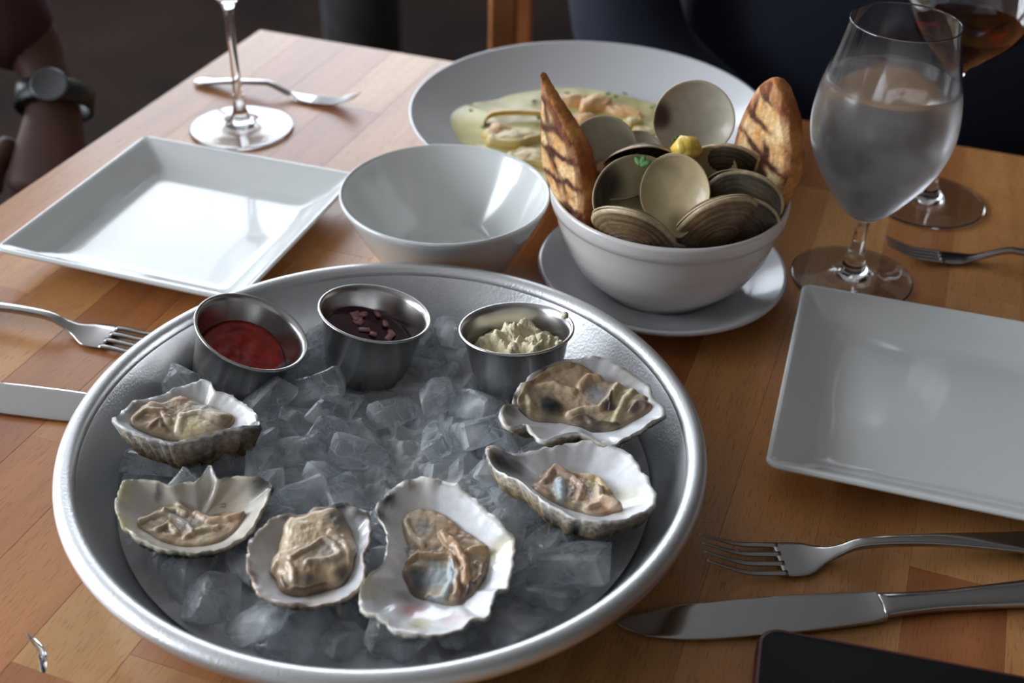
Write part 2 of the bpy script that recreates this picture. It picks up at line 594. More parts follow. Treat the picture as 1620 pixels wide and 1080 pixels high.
# ------------------------------------------------------------------ plates and bowls
def rounded_square(h, rc, n=10):
    P = []
    for q in range(4):
        cx = (h - rc) * (1 if q in (0, 3) else -1); cyy = (h - rc) * (1 if q in (0, 1) else -1)
        for k in range(n + 1):
            a = math.pi / 2 * (q + k / n)
            P.append((cx + rc * math.cos(a), cyy + rc * math.sin(a)))
    # subdivide straight runs so edges can bow
    return P


def square_plate(name, c, ang, half, label, zr=0.021, sag=0.0015):
    well = half * 0.66
    loops = [(half * .55, .0, .006), (half * .60, .0, .008), (half * .62, .0015, .008), (half - .004, zr - .0055, .006), (half, zr - .002, .006), (half, zr, .006), (half - .0018, zr + .0006, .005),
             (half - .006, zr - .0012, .005), (well + .012, .0078, .006), (well + .004, .0054, .007), (well + .001, .0044, .007), (well - .002, .0041, .008), (well - .006, .0040, .008),
             (well * .5, .0040, .01), (well * .1, .0040, .002)]
    V, Fc = [], []
    for h, z, rc in loops:
        for x, y in rounded_square(h, rc):
            V.append((x, y, z))
    n = len(V) // len(loops)
    for i in range(len(loops) - 1):
        for k in range(n):
            j = (k + 1) % n
            Fc.append((i * n + k, i * n + j, (i + 1) * n + j, (i + 1) * n + k))
    Fc.append(tuple(reversed(range(n)))); Fc.append(tuple(range((len(loops) - 1) * n, len(loops) * n)))
    o = mesh(name, V, Fc, M['porcelain'], loc=(c[0], c[1], 0.0002))
    o.rotation_euler.z = ang
    auto_smooth(o, 25)
    md = o.modifiers.new('soften', 'BEVEL'); md.width = 0.0012; md.segments = 2; md.limit_method = 'ANGLE'; md.angle_limit = math.radians(35)
    return tag(o, label, 'plate', 'square white plates')


square_plate('square_plate', (-0.2342, 0.7595), math.radians(-17.6), 0.0925,
             'square white plate reflecting bright window light, beside the empty white bowl')
square_plate('square_plate', (0.2560, 0.5643), math.radians(-16.2), 0.0955,
             'square white plate cut by the right frame edge, in front of the water glass')

# big coupe plate
PC = (0.0583, 0.9095)
prof = [(0, .004), (.05, .004), (.052, .0), (.058, .0), (.060, .004), (.09, .0105), (.12, .0215), (.1430, .0345), (.1456, .0362), (.1460, .0372),
        (.1450, .0380), (.1434, .0370), (.130, .0300), (.112, .0222), (.095, .0160), (.082, .0130), (.065, .0112), (.03, .0105), (0, .0105)]
tag(mesh('pasta_plate', *lathe(prof, 128), M['porcelain_grey'], loc=(*PC, .0002)),
    'large round pale grey plate with raised rim holding creamy pasta', 'plate')

# empty white bowl
prof = [(0, .005), (.030, .005), (.031, 0), (.036, 0), (.038, .003), (.047, .018), (.060, .040), (.0685, .0575), (.0697, .0605), (.0700, .0622),
        (.0690, .0634), (.0674, .0622), (.0662, .0595), (.057, .040), (.046, .021), (.0405, .0125), (.036, .0098), (.025, .0088), (0, .0085)]
tag(mesh('cereal_bowl', *lathe(smooth_profile(prof, 3), 128), M['porcelain'], loc=(-0.0473, 0.7187, .0002)),
    'empty round white bowl between the left square plate and the clam bowl', 'bowl')

# saucer and clam bowl
BC = (0.0992, 0.700)
prof = [(0, .004), (.040, .004), (.041, 0), (.046, 0), (.048, .004), (.066, .007), (.078, .0125), (.0832, .0165), (.0840, .0180), (.0832, .0195),
        (.081, .0190), (.072, .0135), (.062, .0105), (.050, .0095), (.046, .0075), (0, .0075)]
tag(mesh('saucer', *lathe(prof, 128), M['porcelain_grey'], loc=(0.1002, 0.7065, .0002)),
    'white saucer under the bowl of clams', 'saucer')
prof = [(0, .004), (.034, .004), (.035, 0), (.040, 0), (.0415, .003), (.048, .008), (.060, .020), (.0685, .036), (.0722, .050), (.0735, .0585), (.0738, .0592),
        (.0760, .0604), (.0768, .0640), (.0772, .0690), (.0770, .0708), (.0758, .0718), (.0742, .0708), (.0730, .0680), (.0708, .055),
        (.066, .038), (.056, .022), (.042, .012), (.02, .009), (0, .0085)]
tag(mesh('clam_bowl', *lathe(prof, 128), M['porcelain_bowl'], loc=(*BC, .0082)),
    'deep white bowl with a banded rim, heaped with clams and toast', 'bowl')
BZ = 0.0082 + 0.0718
# broth in the bowl
V, Fc = lathe([(0, .0), (.03, .0), (.0690, .0), (.0690, -.001), (.03, -.0015), (0, -.0015)], 64)
tag(mesh('broth', V, Fc, simple('clam_broth', (0.07, 0.04, 0.014), rough=0.08, coat=0.8), loc=(*BC, .056)),
    'dark golden broth at the bottom of the clam bowl', 'broth')

# ------------------------------------------------------------------ tray of ice
TC = (-0.0636, 0.4869)
tray = tag(empty('oyster_tray', (*TC, 0)), 'large round brushed aluminium tray of ice carrying the oysters', 'tray')
prof = [(0, .0), (.116, .0), (.124, .0012), (.134, .0075), (.1455, .022), (.1535, .036), (.1560, .0420), (.1560, .0455), (.1548, .0458), (.1510, .0385), (.1425, .0235),
        (.1320, .0095), (.1225, .0035), (.114, .0022), (0, .0022)]
mesh('tray_pan', *lathe(smooth_profile(prof, 3), 160), M['alu'], tray, loc=(0, 0, .0003))
RR = 0.0054
prof = [(.1596 + RR * math.cos(a), .0450 + RR * .98 * math.sin(a)) for a in np.linspace(0, 2 * math.pi, 17)]
V, Fc = lathe(prof, 200)
mesh('rolled_rim', V, Fc, M['alu'], tray, loc=(0, 0, .0003))


def ramekin(loc, nrm, fill, label, group='steel sauce cups'):
    R = Vector(nrm).to_track_quat('Z', 'Y')
    root = empty('sauce_cup', loc)
    root.rotation_mode = 'QUATERNION'; root.rotation_quaternion = R
    tag(root, label, 'cup', group)
    h = 0.039
    prof = [(0, -h), (.0215, -h), (.0232, -h + .0012), (.0262, -.022), (.0298, -.0028), (.0318, -.0012), (.0326, -.0004), (.0326, .0004), (.0318, .0009), (.0306, .0002),
            (.0292, -.0030), (.0256, -.022), (.0226, -h + .0028), (.021, -h + .0016), (0, -h + .0016)]
    mesh('cup_wall', *lathe(prof, 96), M['steel'], root)
    return root


def cup_disc(root, name, mat, depth, r, amp, sc, dome=0.0, off=(0, 0), tilt=(0, 0), n=40, rings=16, rmin=None, parent=True):
    """a filled body with an uneven top lying in the cup; tilt lets a liquid stay level in a leaning cup"""
    V, Fc = [(off[0], off[1], -depth + dome)], []
    for i in range(1, rings + 1):
        s = i / rings
        for k in range(n):
            a = 2 * math.pi * k / n
            x, y = r * s * math.cos(a), r * s * math.sin(a)
            z = -depth + dome * (1 - s * s) + amp * fbm((x, y), sc, 4, 3.3) * (1 - s ** 8) + tilt[0] * x + tilt[1] * y
            # follow the wall of the cup
            if rmin is None:
                rw = 0.0226 + (z + 0.036) / 0.033 * 0.0066
                f = min(1.0, rw / (r + 1e-9)) if s == 1 else min(1.0, rw / r)
                x *= f; y *= f
            V.append((x + off[0] * (1 - s), y + off[1] * (1 - s), z))
    for k in range(n):
        Fc.append((0, 1 + k, 1 + (k + 1) % n))
    for i in range(rings - 1):
        for k in range(n):
            j = (k + 1) % n
            a = 1 + i * n
            Fc.append((a + k, a + n + k, a + n + j, a + j))
    b = 1 + (rings - 1) * n
    c = len(V)
    for k in range(n):
        x, y, z = V[b + k]
        V.append((x * .93, y * .93, max(z - .006, -.0365)))
    for k in range(n):
        j = (k + 1) % n
        Fc.append((b + k, c + k, c + j, b + j))
    Fc.append(tuple(reversed([c + k for k in range(n)])))
    return mesh(name, V, Fc, mat, root)


cup1 = ramekin((-0.1462, 0.5590, 0.0572), (0.4278, -0.0113, 1), None, 'steel cup of red cocktail sauce, leftmost of the three on the ice')
tag(cup_disc(cup1, 'cocktail_sauce', M['cocktail'], .0235, .0305, .0016, 160, tilt=(.30, -.01)), None)
cup2 = ramekin((-0.0787, 0.5758, 0.0607), (0.1774, 0.091, 1), None, 'steel cup of dark red mignonette with shallots, middle of the three')
tag(cup_disc(cup2, 'mignonette_sauce', M['mignonette'], .017, .0305, .0, 60, tilt=(.177, .091)), None)
rr = random.Random(5)
for k in range(15):
    bm = box(rr.uniform(.004, .0085), rr.uniform(.0028, .0048), .0020, .0006)
    o = from_bm('shallot_piece', bm, M['shallot'], cup2)
    x = rr.uniform(.000, .021); y = rr.uniform(-.017, .006) * (1 - .3 * x / .021)
    o.location = (x, y, -.0172 + .177 * x + .091 * y + .0008)
    o.rotation_euler = (rr.uniform(-.2, .2), rr.uniform(-.2, .2), rr.uniform(0, 3))
cup3 = ramekin((0.0022, 0.5615, 0.0626), (-0.0396, 0.132, 1), None, 'steel cup of pale grated horseradish, rightmost of the three on the ice')
cup_disc(cup3, 'horseradish', M['horseradish'], .0150, .0300, .0090, 120, dome=.0100, off=(.002, .004), n=72, rings=30)
for k, (x, y) in enumerate([(-.0305, -.006), (-.018, .0255), (-.016, .0262)]):
    bm = bmesh.new(); bmesh.ops.create_icosphere(bm, subdivisions=2, radius=.0016 + .0006 * (k == 0))
    for q in bm.verts: q.co *= 1 + .35 * fbm(q.co * 400, 1, 3, k)
    o = from_bm('horseradish_crumb', bm, M['horseradish'], cup3); o.location = (x, y, .0008)


# ------------------------------------------------------------------ oysters
def crop(pts, sc, ox, oy):
    return [(ox + a / sc, oy + b / sc) for a, b in pts]


CA = (3.1775, 60, 560); CB = (3.176, 360, 720); CC = (3.375, 740, 540)


def lin(c):
    return tuple(((v / 255) / 12.92 if v / 255 <= .04045 else ((v / 255 + .055) / 1.055) ** 2.4) for v in c)


TAN = lin((192, 170, 140)); PALE = lin((218, 204, 178)); BRN = lin((122, 92, 66)); DBR = lin((52, 40, 32)); GRY = lin((160, 160, 156))
BLU = lin((70, 84, 98)); PBL = lin((178, 194, 200)); BLK = lin((26, 24, 24)); WHT = lin((246, 246, 244)); NAC = lin((232, 234, 238))
PNK = lin((214, 150, 150)); YEL = lin((214, 200, 140)); CRM = lin((232, 222, 198)); PUR = lin((60, 46, 58)); GRN = lin((150, 150, 110))


def oyster(label, crp, outline, meat, h, g=(0, 0), D=.011, Dout=.016, m=3.0, shell_patches=(), meat_patches=(), folds=(),
           mH=.006, edge=WHT, out_a=lin((150, 128, 96)), out_b=lin((60, 50, 42)), jag=.0009, seed=1.0, nac=NAC, mbase=TAN, lift=()):
    cp = np.array(crop(outline, *crp))
    c0 = WP(*cp.mean(0), h)
    def P2(pts, dz=0.0):
        return [np.array(WP(a, b, 0, c0 + Vector((0, 0, dz)), g))[:2] - np.array(c0)[:2] for a, b in crop(pts, *crp)]
    mz = -D * .8 + mH * .7
    pxm = 1 / (crp[0] * F / (c0 - EYE).length)          # metres for one crop pixel
    n = 132
    O = smooth_closed(P2(outline), n)
    cen = O.mean(0)
    ang = np.unwrap(np.arctan2(*(O - cen).T[::-1]))
    rad = np.linalg.norm(O - cen, axis=1)
    O0 = O.copy()
    for i in range(n):
        u = O[i] / .004
        rad_j = jag * (noise.noise(Vector((u[0], u[1], seed))) * 1.0 + .7 * noise.noise(Vector((u[0] * 3, u[1] * 3, seed))))
        O[i] = cen + (O[i] - cen) * (1 + rad_j / rad[i])
    rad = np.linalg.norm(O - cen, axis=1)
    srt = np.argsort(np.mod(ang, 2 * math.pi))
    aa = np.mod(ang, 2 * math.pi)[srt]; ra = rad[srt]
    def s_of(p):
        d = np.array(p) - cen
        a = math.atan2(d[1], d[0]) % (2 * math.pi)
        return np.linalg.norm(d) / np.interp(a, aa, ra, period=2 * math.pi)
    SP = [(P2([(a, b)])[0], r * pxm, c, k) for a, b, r, c, k in shell_patches]
    MP = [(P2([(a, b)], mz)[0], r * pxm, c, k) for a, b, r, c, k in meat_patches]
    LF = [(P2([(a, b)])[0], r * pxm, hh) for a, b, r, hh in lift]
    def inner(p, s=None):
        s = s_of(p) if s is None else s
        s = min(s, 1.0)
        z = -D * (1 - s ** 2.6) ** 1.0
        z += .0009 * noise.noise(Vector((p[0] * 90, p[1] * 90, seed))) * s
        z += .0012 * noise.noise(Vector((p[0] * 200, p[1] * 200, seed + 5))) * s ** 6
        for q, r, hh in LF:
            z += hh * math.exp(-((p[0] - q[0]) ** 2 + (p[1] - q[1]) ** 2) / r ** 2)
        return z
    def paint(p, base, patches, warp=.0015):
        w = np.array(p) + warp * np.array([noise.noise(Vector((p[0] * 300, p[1] * 300, seed))), noise.noise(Vector((p[0] * 300, p[1] * 300, seed + 9)))])
        c = np.array(base, float)
        for q, r, cc, k in patches:
            t = k * math.exp(-(np.sum((w - q) ** 2) / r ** 2) ** 1.5)
            c = c * (1 - t) + np.array(cc) * t
        return c
    def plane(p):
        return g[0] * p[0] + g[1] * p[1]
    ri, ro = 18, 16
    V = [(cen[0], cen[1], inner(cen, 0) + plane(cen))]
    Cl = [paint(cen, nac, SP)]
    Fc, fm = [], []
    for i in range(1, ri + 1):
        s = i / ri
        for k in range(n):
            p = cen + (O[k] - cen) * s
            p = cen + (O0[k] + (O[k] - O0[k]) * s ** 5 - cen) * s
            V.append((p[0], p[1], inner(p, s) + plane(p)))
            c = paint(p, nac, SP)
            st = 0.5 + 0.5 * noise.noise(Vector((p[0] * 120, p[1] * 120, seed + 3)))
            c = c * (0.90 + .13 * st)
            if s > .90:
                t = (s - .90) / .10 * .8
                c = paint(p, c * (1 - t) + np.array(edge) * t, SP)
            Cl.append(c)
    # outer side
    for i in range(ro):
        s = 1 - i / ro
        for k in range(n):
            t = 1.0 + (.012 if i in (1, 2) else 0) - (.0 if i else 0)
            p = cen + (O[k] - cen) * (s if i > 1 else 1) * t
            nz = fbm((p[0], p[1]), 260, 4, seed)
            z = -(.0010 if i == 0 else .0022 if i == 1 else 0) if i < 2 else -.0026 - Dout * (1 - s ** m) * (1 + .10 * noise.noise(Vector((p[0] * 60, p[1] * 60, seed))))
            z += .0010 * nz * (i > 0)
            lay = .0010 * math.sin(z * 2600 + 4 * noise.noise(Vector((p[0] * 80, p[1] * 80, seed))))
            d = (O[k] - cen) / rad[k]
            q = p + d * (lay + .0020 * nz) * (i > 1)
            V.append((q[0], q[1], z + plane(q) + sum(hh * math.exp(-((p[0] - a[0]) ** 2 + (p[1] - a[1]) ** 2) / r ** 2) for a, r, hh in LF)))
            w = min(1, max(0, .5 + .9 * nz))
            c = np.array(out_a) * w + np.array(out_b) * (1 - w)
            if i == 0: c = paint(p, edge, [(a, r, cc, kk) for a, r, cc, kk in SP])
            elif i == 1: c = paint(p, np.array(edge) * .35 + c * .65, SP)
            Cl.append(c)
    last = len(V)
    V.append((cen[0], cen[1], -.0026 - Dout + plane(cen))); Cl.append(np.array(out_b))
    for k in range(n):
        Fc.append((0, 1 + k, 1 + (k + 1) % n)); fm.append(0)
    for i in range(ri + ro - 1):
        for k in range(n):
            j = (k + 1) % n; a = 1 + i * n
            Fc.append((a + k, a + n + k, a + n + j, a + j)); fm.append(0 if i < ri else 1)
    a = 1 + (ri + ro - 1) * n
    for k in range(n):
        Fc.append((a + k, last, a + (k + 1) % n)); fm.append(1)
    root = tag(empty('oyster', c0), label, 'oyster', 'oysters on the half shell')
    o = mesh('shell', V, Fc, [M['nacre'], M['shellout']], root, col=Cl, fm=fm)
    # the meat
    nm, rm = 140, 44
    B = smooth_closed(P2(meat, -D * .6 + mH * .3), nm)
    for i in range(nm):
        sB = s_of(B[i])
        if sB > .93: B[i] = cen + (B[i] - cen) * .93 / sB
    mc = B.mean(0)
    for i in range(nm):
        u = B[i] * 260
        B[i] = mc + (B[i] - mc) * (1 + .06 * noise.noise(Vector((u[0] * .6, u[1] * .6, seed))))
    FO = []
    for pl, r, hh, cc in folds:
        FO.append((np.array(P2(pl, mz)), r * pxm, hh, np.array(cc) if cc is not None else None))
    def fold(p):
        z = 0; c = None; best = 0
        pw = p + .0008 * np.array([noise.noise(Vector((p[0] * 200, p[1] * 200, seed))), noise.noise(Vector((p[0] * 200, p[1] * 200, seed + 4)))])
        for L, r, hh, cc in FO:
            dmin = 1e9
            for q0, q1 in zip(L[:-1], L[1:]):
                e = q1 - q0
                t = np.clip(np.dot(pw - q0, e) / (e @ e + 1e-12), 0, 1)
                dmin = min(dmin, np.linalg.norm(pw - q0 - t * e))
            x = dmin / r
            if x < 1.6:
                b = (1 - min(x, 1) ** 2) ** .7 if x < 1 else 0
                z += hh * b
                if cc is not None:
                    w = math.exp(-x ** 4)
                    if w > best: best = w; c = (w, cc)
        return z, c
    def mpoint(p, s):
        z = inner(p) + mH * max(0, 1 - s ** 3) ** .6
        fz, fc = fold(p)
        wr = noise.noise(Vector((p[0] * 330, p[1] * 330, seed)))
        wr2 = noise.noise(Vector((p[0] * 800, p[1] * 800, seed + 2)))
        z += fz + (.0004 * wr + .00018 * wr2) * min(1, 4 * (1 - s))
        c = paint(p, mbase, [q for q in MP if q[3] < .9], .002)
        if fc: c = c * (1 - .85 * fc[0]) + fc[1] * .85 * fc[0]
        c = paint(p, c, [q for q in MP if q[3] >= .9], .0015)
        v = noise.noise(Vector((p[0] * 180, p[1] * 180, seed + 7)))
        c = c * (1 + .16 * v)
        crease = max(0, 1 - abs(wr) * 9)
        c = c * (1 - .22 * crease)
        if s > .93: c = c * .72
        return z, c
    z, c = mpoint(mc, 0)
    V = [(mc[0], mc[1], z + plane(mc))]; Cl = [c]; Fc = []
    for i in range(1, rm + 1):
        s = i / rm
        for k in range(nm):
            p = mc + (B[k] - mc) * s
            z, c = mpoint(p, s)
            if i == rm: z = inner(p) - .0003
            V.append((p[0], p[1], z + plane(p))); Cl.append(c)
    for k in range(nm):
        Fc.append((0, 1 + k, 1 + (k + 1) % nm))
    for i in range(rm - 1):
        for k in range(nm):
            j = (k + 1) % nm; a = 1 + i * nm
            Fc.append((a + k, a + nm + k, a + nm + j, a + j))
    a = 1 + (rm - 1) * nm; last = len(V)
    V.append((mc[0], mc[1], inner(mc) + plane(mc) - .0006)); Cl.append(Cl[0])
    for k in range(nm):
        Fc.append((a + k, last, a + (k + 1) % nm))
    mesh('oyster_meat', V, Fc, M['meat'], root, col=Cl)
    return root


OY = []
OY.append(oyster('oyster in a craggy dark-bottomed shell, just below the red cocktail sauce cup', CA,
    [(380, 322), (425, 280), (490, 238), (600, 215), (700, 178), (800, 155), (868, 158), (880, 190), (960, 208), (1020, 240), (1060, 262), (1110, 325),
     (1120, 360), (1040, 365), (950, 375), (850, 398), (720, 418), (620, 412), (520, 392), (430, 362)],
    [(462, 335), (490, 295), (560, 262), (640, 250), (720, 228), (800, 235), (880, 262), (960, 288), (985, 315), (940, 352), (870, 380), (760, 398), (640, 392), (540, 380), (480, 362)],
    h=.0550, g=(-.05, -.05), D=.010, Dout=.022, m=7.0, mH=.0075, seed=1.3, jag=.0014,
    shell_patches=[(860, 225, 90, WHT, .9), (1010, 270, 60, WHT, .9), (1100, 345, 60, BLK, .95), (480, 260, 60, lin((120, 112, 108)), .6), (400, 320, 40, DBR, .3)],
    meat_patches=[(820, 290, 110, PALE, .7), (830, 270, 60, PBL, .55), (950, 325, 50, BRN, .8), (500, 330, 50, BRN, .7), (640, 300, 60, lin((150, 122, 92)), .7), (735, 235, 30, lin((206, 160, 120)), .8), (750, 350, 60, YEL, .5)],
    folds=[([(480, 330), (540, 290), (620, 290), (660, 340)], 16, .0012, TAN), ([(700, 370), (720, 310), (800, 290), (900, 320)], 18, .0014, PALE),
           ([(560, 360), (610, 330), (640, 370)], 14, .001, BRN)],
    out_a=lin((150, 126, 92)), out_b=lin((48, 40, 32)), lift=[(820, 160, 120, .003), (640, 420, 160, -.003)]))
OY.append(oyster('oyster with a spiky upper shell edge and shrivelled meat, below the craggy dark-bottomed one', CA,
    [(408, 668), (450, 635), (520, 626), (600, 640), (660, 658), (730, 640), (800, 632), (840, 598), (872, 578), (888, 604), (915, 628), (970, 612), (1040, 612), (1110, 618), (1180, 655),
     (1160, 715), (1130, 780), (1090, 850), (1040, 910), (960, 958), (860, 982), (740, 992), (640, 984), (540, 948), (460, 892), (405, 835), (392, 750)],
    [(500, 852), (545, 800), (600, 748), (680, 735), (780, 752), (870, 775), (960, 765), (1045, 798), (1010, 850), (950, 905), (860, 945), (740, 955), (640, 935), (560, 905)],
    h=.0465, g=(0, .06), D=.012, Dout=.014, m=3.2, mH=.004, seed=2.7,
    shell_patches=[(1120, 640, 62, BLK, .97), (1165, 680, 40, DBR, .9), (930, 700, 110, lin((176, 160, 132)), .7), (600, 660, 22, DBR, .8), (620, 770, 70, DBR, .6), (400, 700, 60, YEL, .4), (430, 840, 60, YEL, .5), (860, 600, 40, WHT, .9)],
    meat_patches=[(900, 790, 35, BLK, .8), (640, 890, 60, BRN, .6), (1000, 810, 60, lin((196, 150, 120)), .7), (760, 840, 80, GRY, .5), (900, 900, 60, BRN, .5), (560, 850, 40, BRN, .6)],
    folds=[([(520, 850), (600, 800), (700, 770), (740, 800)], 20, .0018, PALE), ([(600, 890), (660, 850), (700, 900)], 18, .0018, TAN),
           ([(800, 790), (860, 830), (960, 830), (1040, 805)], 22, .002, lin((190, 160, 130))), ([(740, 920), (800, 880), (900, 870)], 18, .0016, TAN), ([(640, 790), (760, 850), (780, 900)], 14, .0014, GRY)],
    edge=lin((216, 212, 186)), out_a=lin((110, 104, 92)), out_b=lin((40, 38, 36)), nac=lin((206, 200, 192)), lift=[(870, 590, 36, .003)]))
OY.append(oyster('small round oyster with plump smooth meat, next to the largest oyster at the front', CB,
    [(520, 248), (580, 238), (640, 260), (705, 285), (718, 340), (715, 420), (685, 500), (692, 580), (660, 660), (600, 712), (500, 742), (380, 752), (260, 736), (160, 695), (120, 620), (95, 540),
     (112, 440), (160, 370), (220, 320), (290, 292), (370, 290), (440, 268)],
    [(290, 350), (350, 290), (430, 262), (520, 262), (590, 310), (630, 380), (650, 460), (640, 540), (600, 610), (530, 640), (450, 660), (380, 690), (300, 685), (260, 650), (225, 590), (205, 550), (240, 470), (265, 400)],
    h=.046, g=(0, .04), D=.010, Dout=.013, m=3.0, mH=.0105, seed=3.9,
    shell_patches=[(230, 380, 70, lin((186, 178, 168)), .6), (680, 282, 44, BLK, .95), (575, 242, 44, BLK, .95), (300, 288, 40, DBR, .7), (110, 600, 40, BRN, .7), (400, 752, 60, BRN, .6), (470, 700, 80, lin((226, 214, 200)), .5)],
    meat_patches=[(440, 340, 130, lin((208, 184, 152)), .8), (560, 330, 62, lin((96, 98, 98)), .9), (500, 480, 70, GRY, .6), (430, 600, 90, lin((156, 130, 98)), .8), (590, 590, 50, lin((70, 62, 58)), .8), (410, 615, 26, BLU, .7), (300, 660, 50, DBR, .5), (380, 655, 16, BLK, .7)],
    folds=[([(320, 520), (420, 470), (480, 435), (540, 460), (565, 510), (500, 530), (400, 540)], 16, .0016, lin((186, 170, 148))), ([(220, 560), (250, 520), (320, 560), (330, 620)], 16, .0014, lin((200, 176, 146))),
           ([(260, 600), (290, 660), (400, 650), (480, 625)], 13, .0012, BRN), ([(520, 400), (600, 450), (620, 530)], 20, .0012, TAN)],
    edge=lin((196, 176, 160)), out_a=lin((120, 96, 80)), out_b=lin((50, 40, 36)), nac=lin((216, 216, 220))))
OY.append(oyster('largest oyster, frilly white shell stained pink and yellow, at the front of the tray', CB,
    [(755, 250), (800, 190), (870, 140), (950, 112), (1060, 120), (1150, 145), (1235, 205), (1315, 285), (1385, 355), (1440, 420), (1442, 500), (1425, 580), (1412, 665), (1358, 680), (1330, 740), (1302, 825),
     (1235, 820), (1165, 872), (1060, 896), (940, 896), (840, 880), (765, 812), (678, 775), (664, 670), (710, 600), (785, 540), (800, 450), (795, 370), (758, 310)],
    [(872, 318), (920, 280), (980, 258), (1060, 278), (1150, 325), (1230, 395), (1310, 450), (1318, 520), (1300, 600), (1250, 660), (1200, 715), (1120, 722), (1040, 700), (970, 660), (905, 620), (880, 560), (905, 500), (905, 430), (885, 370)],
    h=.0475, g=(.0, .03), D=.0125, Dout=.013, m=3.2, mH=.0052, seed=5.1,
    shell_patches=[(930, 700, 75, PNK, .75), (960, 800, 60, YEL, .7), (1370, 440, 70, YEL, .6), (720, 640, 80, YEL, .4), (1130, 770, 70, lin((226, 190, 184)), .5), (880, 620, 45, BRN, .6), (950, 200, 110, lin((200, 190, 178)), .6), (790, 200, 62, BLK, .95), (765, 290, 42, DBR, .95), (1110, 112, 44, BLK, .95), (1200, 170, 30, DBR, .8), (900, 122, 34, DBR, .8), (950, 830, 20, GRN, .6)],
    meat_patches=[(985, 360, 55, lin((120, 122, 124)), .8), (1160, 380, 110, lin((150, 112, 78)), .85), (960, 600, 75, lin((44, 56, 70)), .95), (1070, 600, 70, PBL, .9), (1290, 560, 55, lin((120, 96, 72)), .9), (1030, 490, 50, DBR, .8), (1180, 680, 60, lin((118, 92, 84)), .8), (1030, 540, 40, lin((120, 138, 140)), .7), (1290, 650, 30, BLK, .6)],
    folds=[([(1080, 400), (1150, 470), (1190, 540), (1200, 640)], 26, .0034, lin((190, 150, 112))), ([(1220, 485), (1310, 480)], 20, .003, lin((186, 148, 106))), ([(900, 530), (960, 490), (1040, 500), (1120, 510), (1160, 580), (1150, 680)], 18, .0024, lin((176, 146, 112))),
           ([(1120, 540), (1130, 620), (1080, 700), (1010, 690)], 20, .0014, PBL), ([(1250, 540), (1290, 560), (1260, 640)], 18, .002, lin((150, 130, 96))), ([(890, 330), (920, 400), (980, 440)], 22, .0014, TAN), ([(1200, 690), (1230, 640), (1290, 610)], 12, .0016, DBR)],
    edge=lin((232, 228, 218)), out_a=lin((150, 140, 120)), out_b=lin((60, 56, 50)), jag=.0013, lift=[(950, 620, 70, -.003)]))
OY.append(oyster('oyster with white scalloped shell and dark pointed hinge, between top right and largest oysters', CC,
    [(102, 572), (170, 575), (260, 600), (340, 588), (420, 570), (520, 550), (600, 536), (700, 528), (780, 558), (850, 588), (905, 640), (945, 700), (992, 780), (1000, 850), (965, 890), (905, 920), (820, 952),
     (720, 955), (620, 942), (530, 918), (430, 868), (340, 810), (240, 745), (150, 690), (105, 630)],
    [(335, 745), (385, 690), (450, 665), (560, 680), (680, 690), (755, 755), (825, 870), (780, 905), (680, 918), (600, 890), (520, 860), (430, 830), (365, 790)],
    h=.0500, g=(.02, -.06), D=.0115, Dout=.019, m=6.5, mH=.0045, seed=6.6,
    shell_patches=[(175, 620, 85, lin((44, 38, 34)), .97), (270, 620, 50, lin((90, 80, 70)), .7), (115, 590, 34, lin((176, 130, 90)), .6), (820, 790, 110, lin((226, 220, 180)), .6), (330, 690, 80, lin((160, 152, 148)), .7), (690, 680, 40, YEL, .4), (780, 740, 60, lin((190, 200, 180)), .4)],
    meat_patches=[(490, 790, 60, PBL, .85), (570, 800, 50, BRN, .85), (660, 800, 30, BLU, .7), (590, 870, 25, lin((80, 52, 40)), .8), (700, 870, 90, lin((206, 178, 146)), .8), (420, 730, 70, lin((176, 150, 128)), .7), (760, 900, 40, lin((190, 120, 96)), .7)],
    folds=[([(400, 740), (460, 680), (560, 720), (610, 770), (600, 830)], 24, .0022, lin((180, 150, 130))), ([(470, 680), (600, 700), (700, 720), (750, 790)], 22, .0022, lin((206, 180, 140))), ([(700, 780), (700, 850), (800, 890)], 26, .003, lin((214, 190, 160))),
           ([(490, 740), (500, 840)], 30, .0025, PBL), ([(640, 890), (720, 860), (810, 880)], 18, .002, lin((214, 184, 156))), ([(360, 770), (420, 800), (440, 820)], 16, .0015, lin((160, 122, 92)))],
    edge=lin((240, 240, 236)), out_a=lin((176, 152, 112)), out_b=lin((46, 40, 34)), jag=.0013, lift=[(130, 600, 70, .004), (260, 780, 130, .003)]))
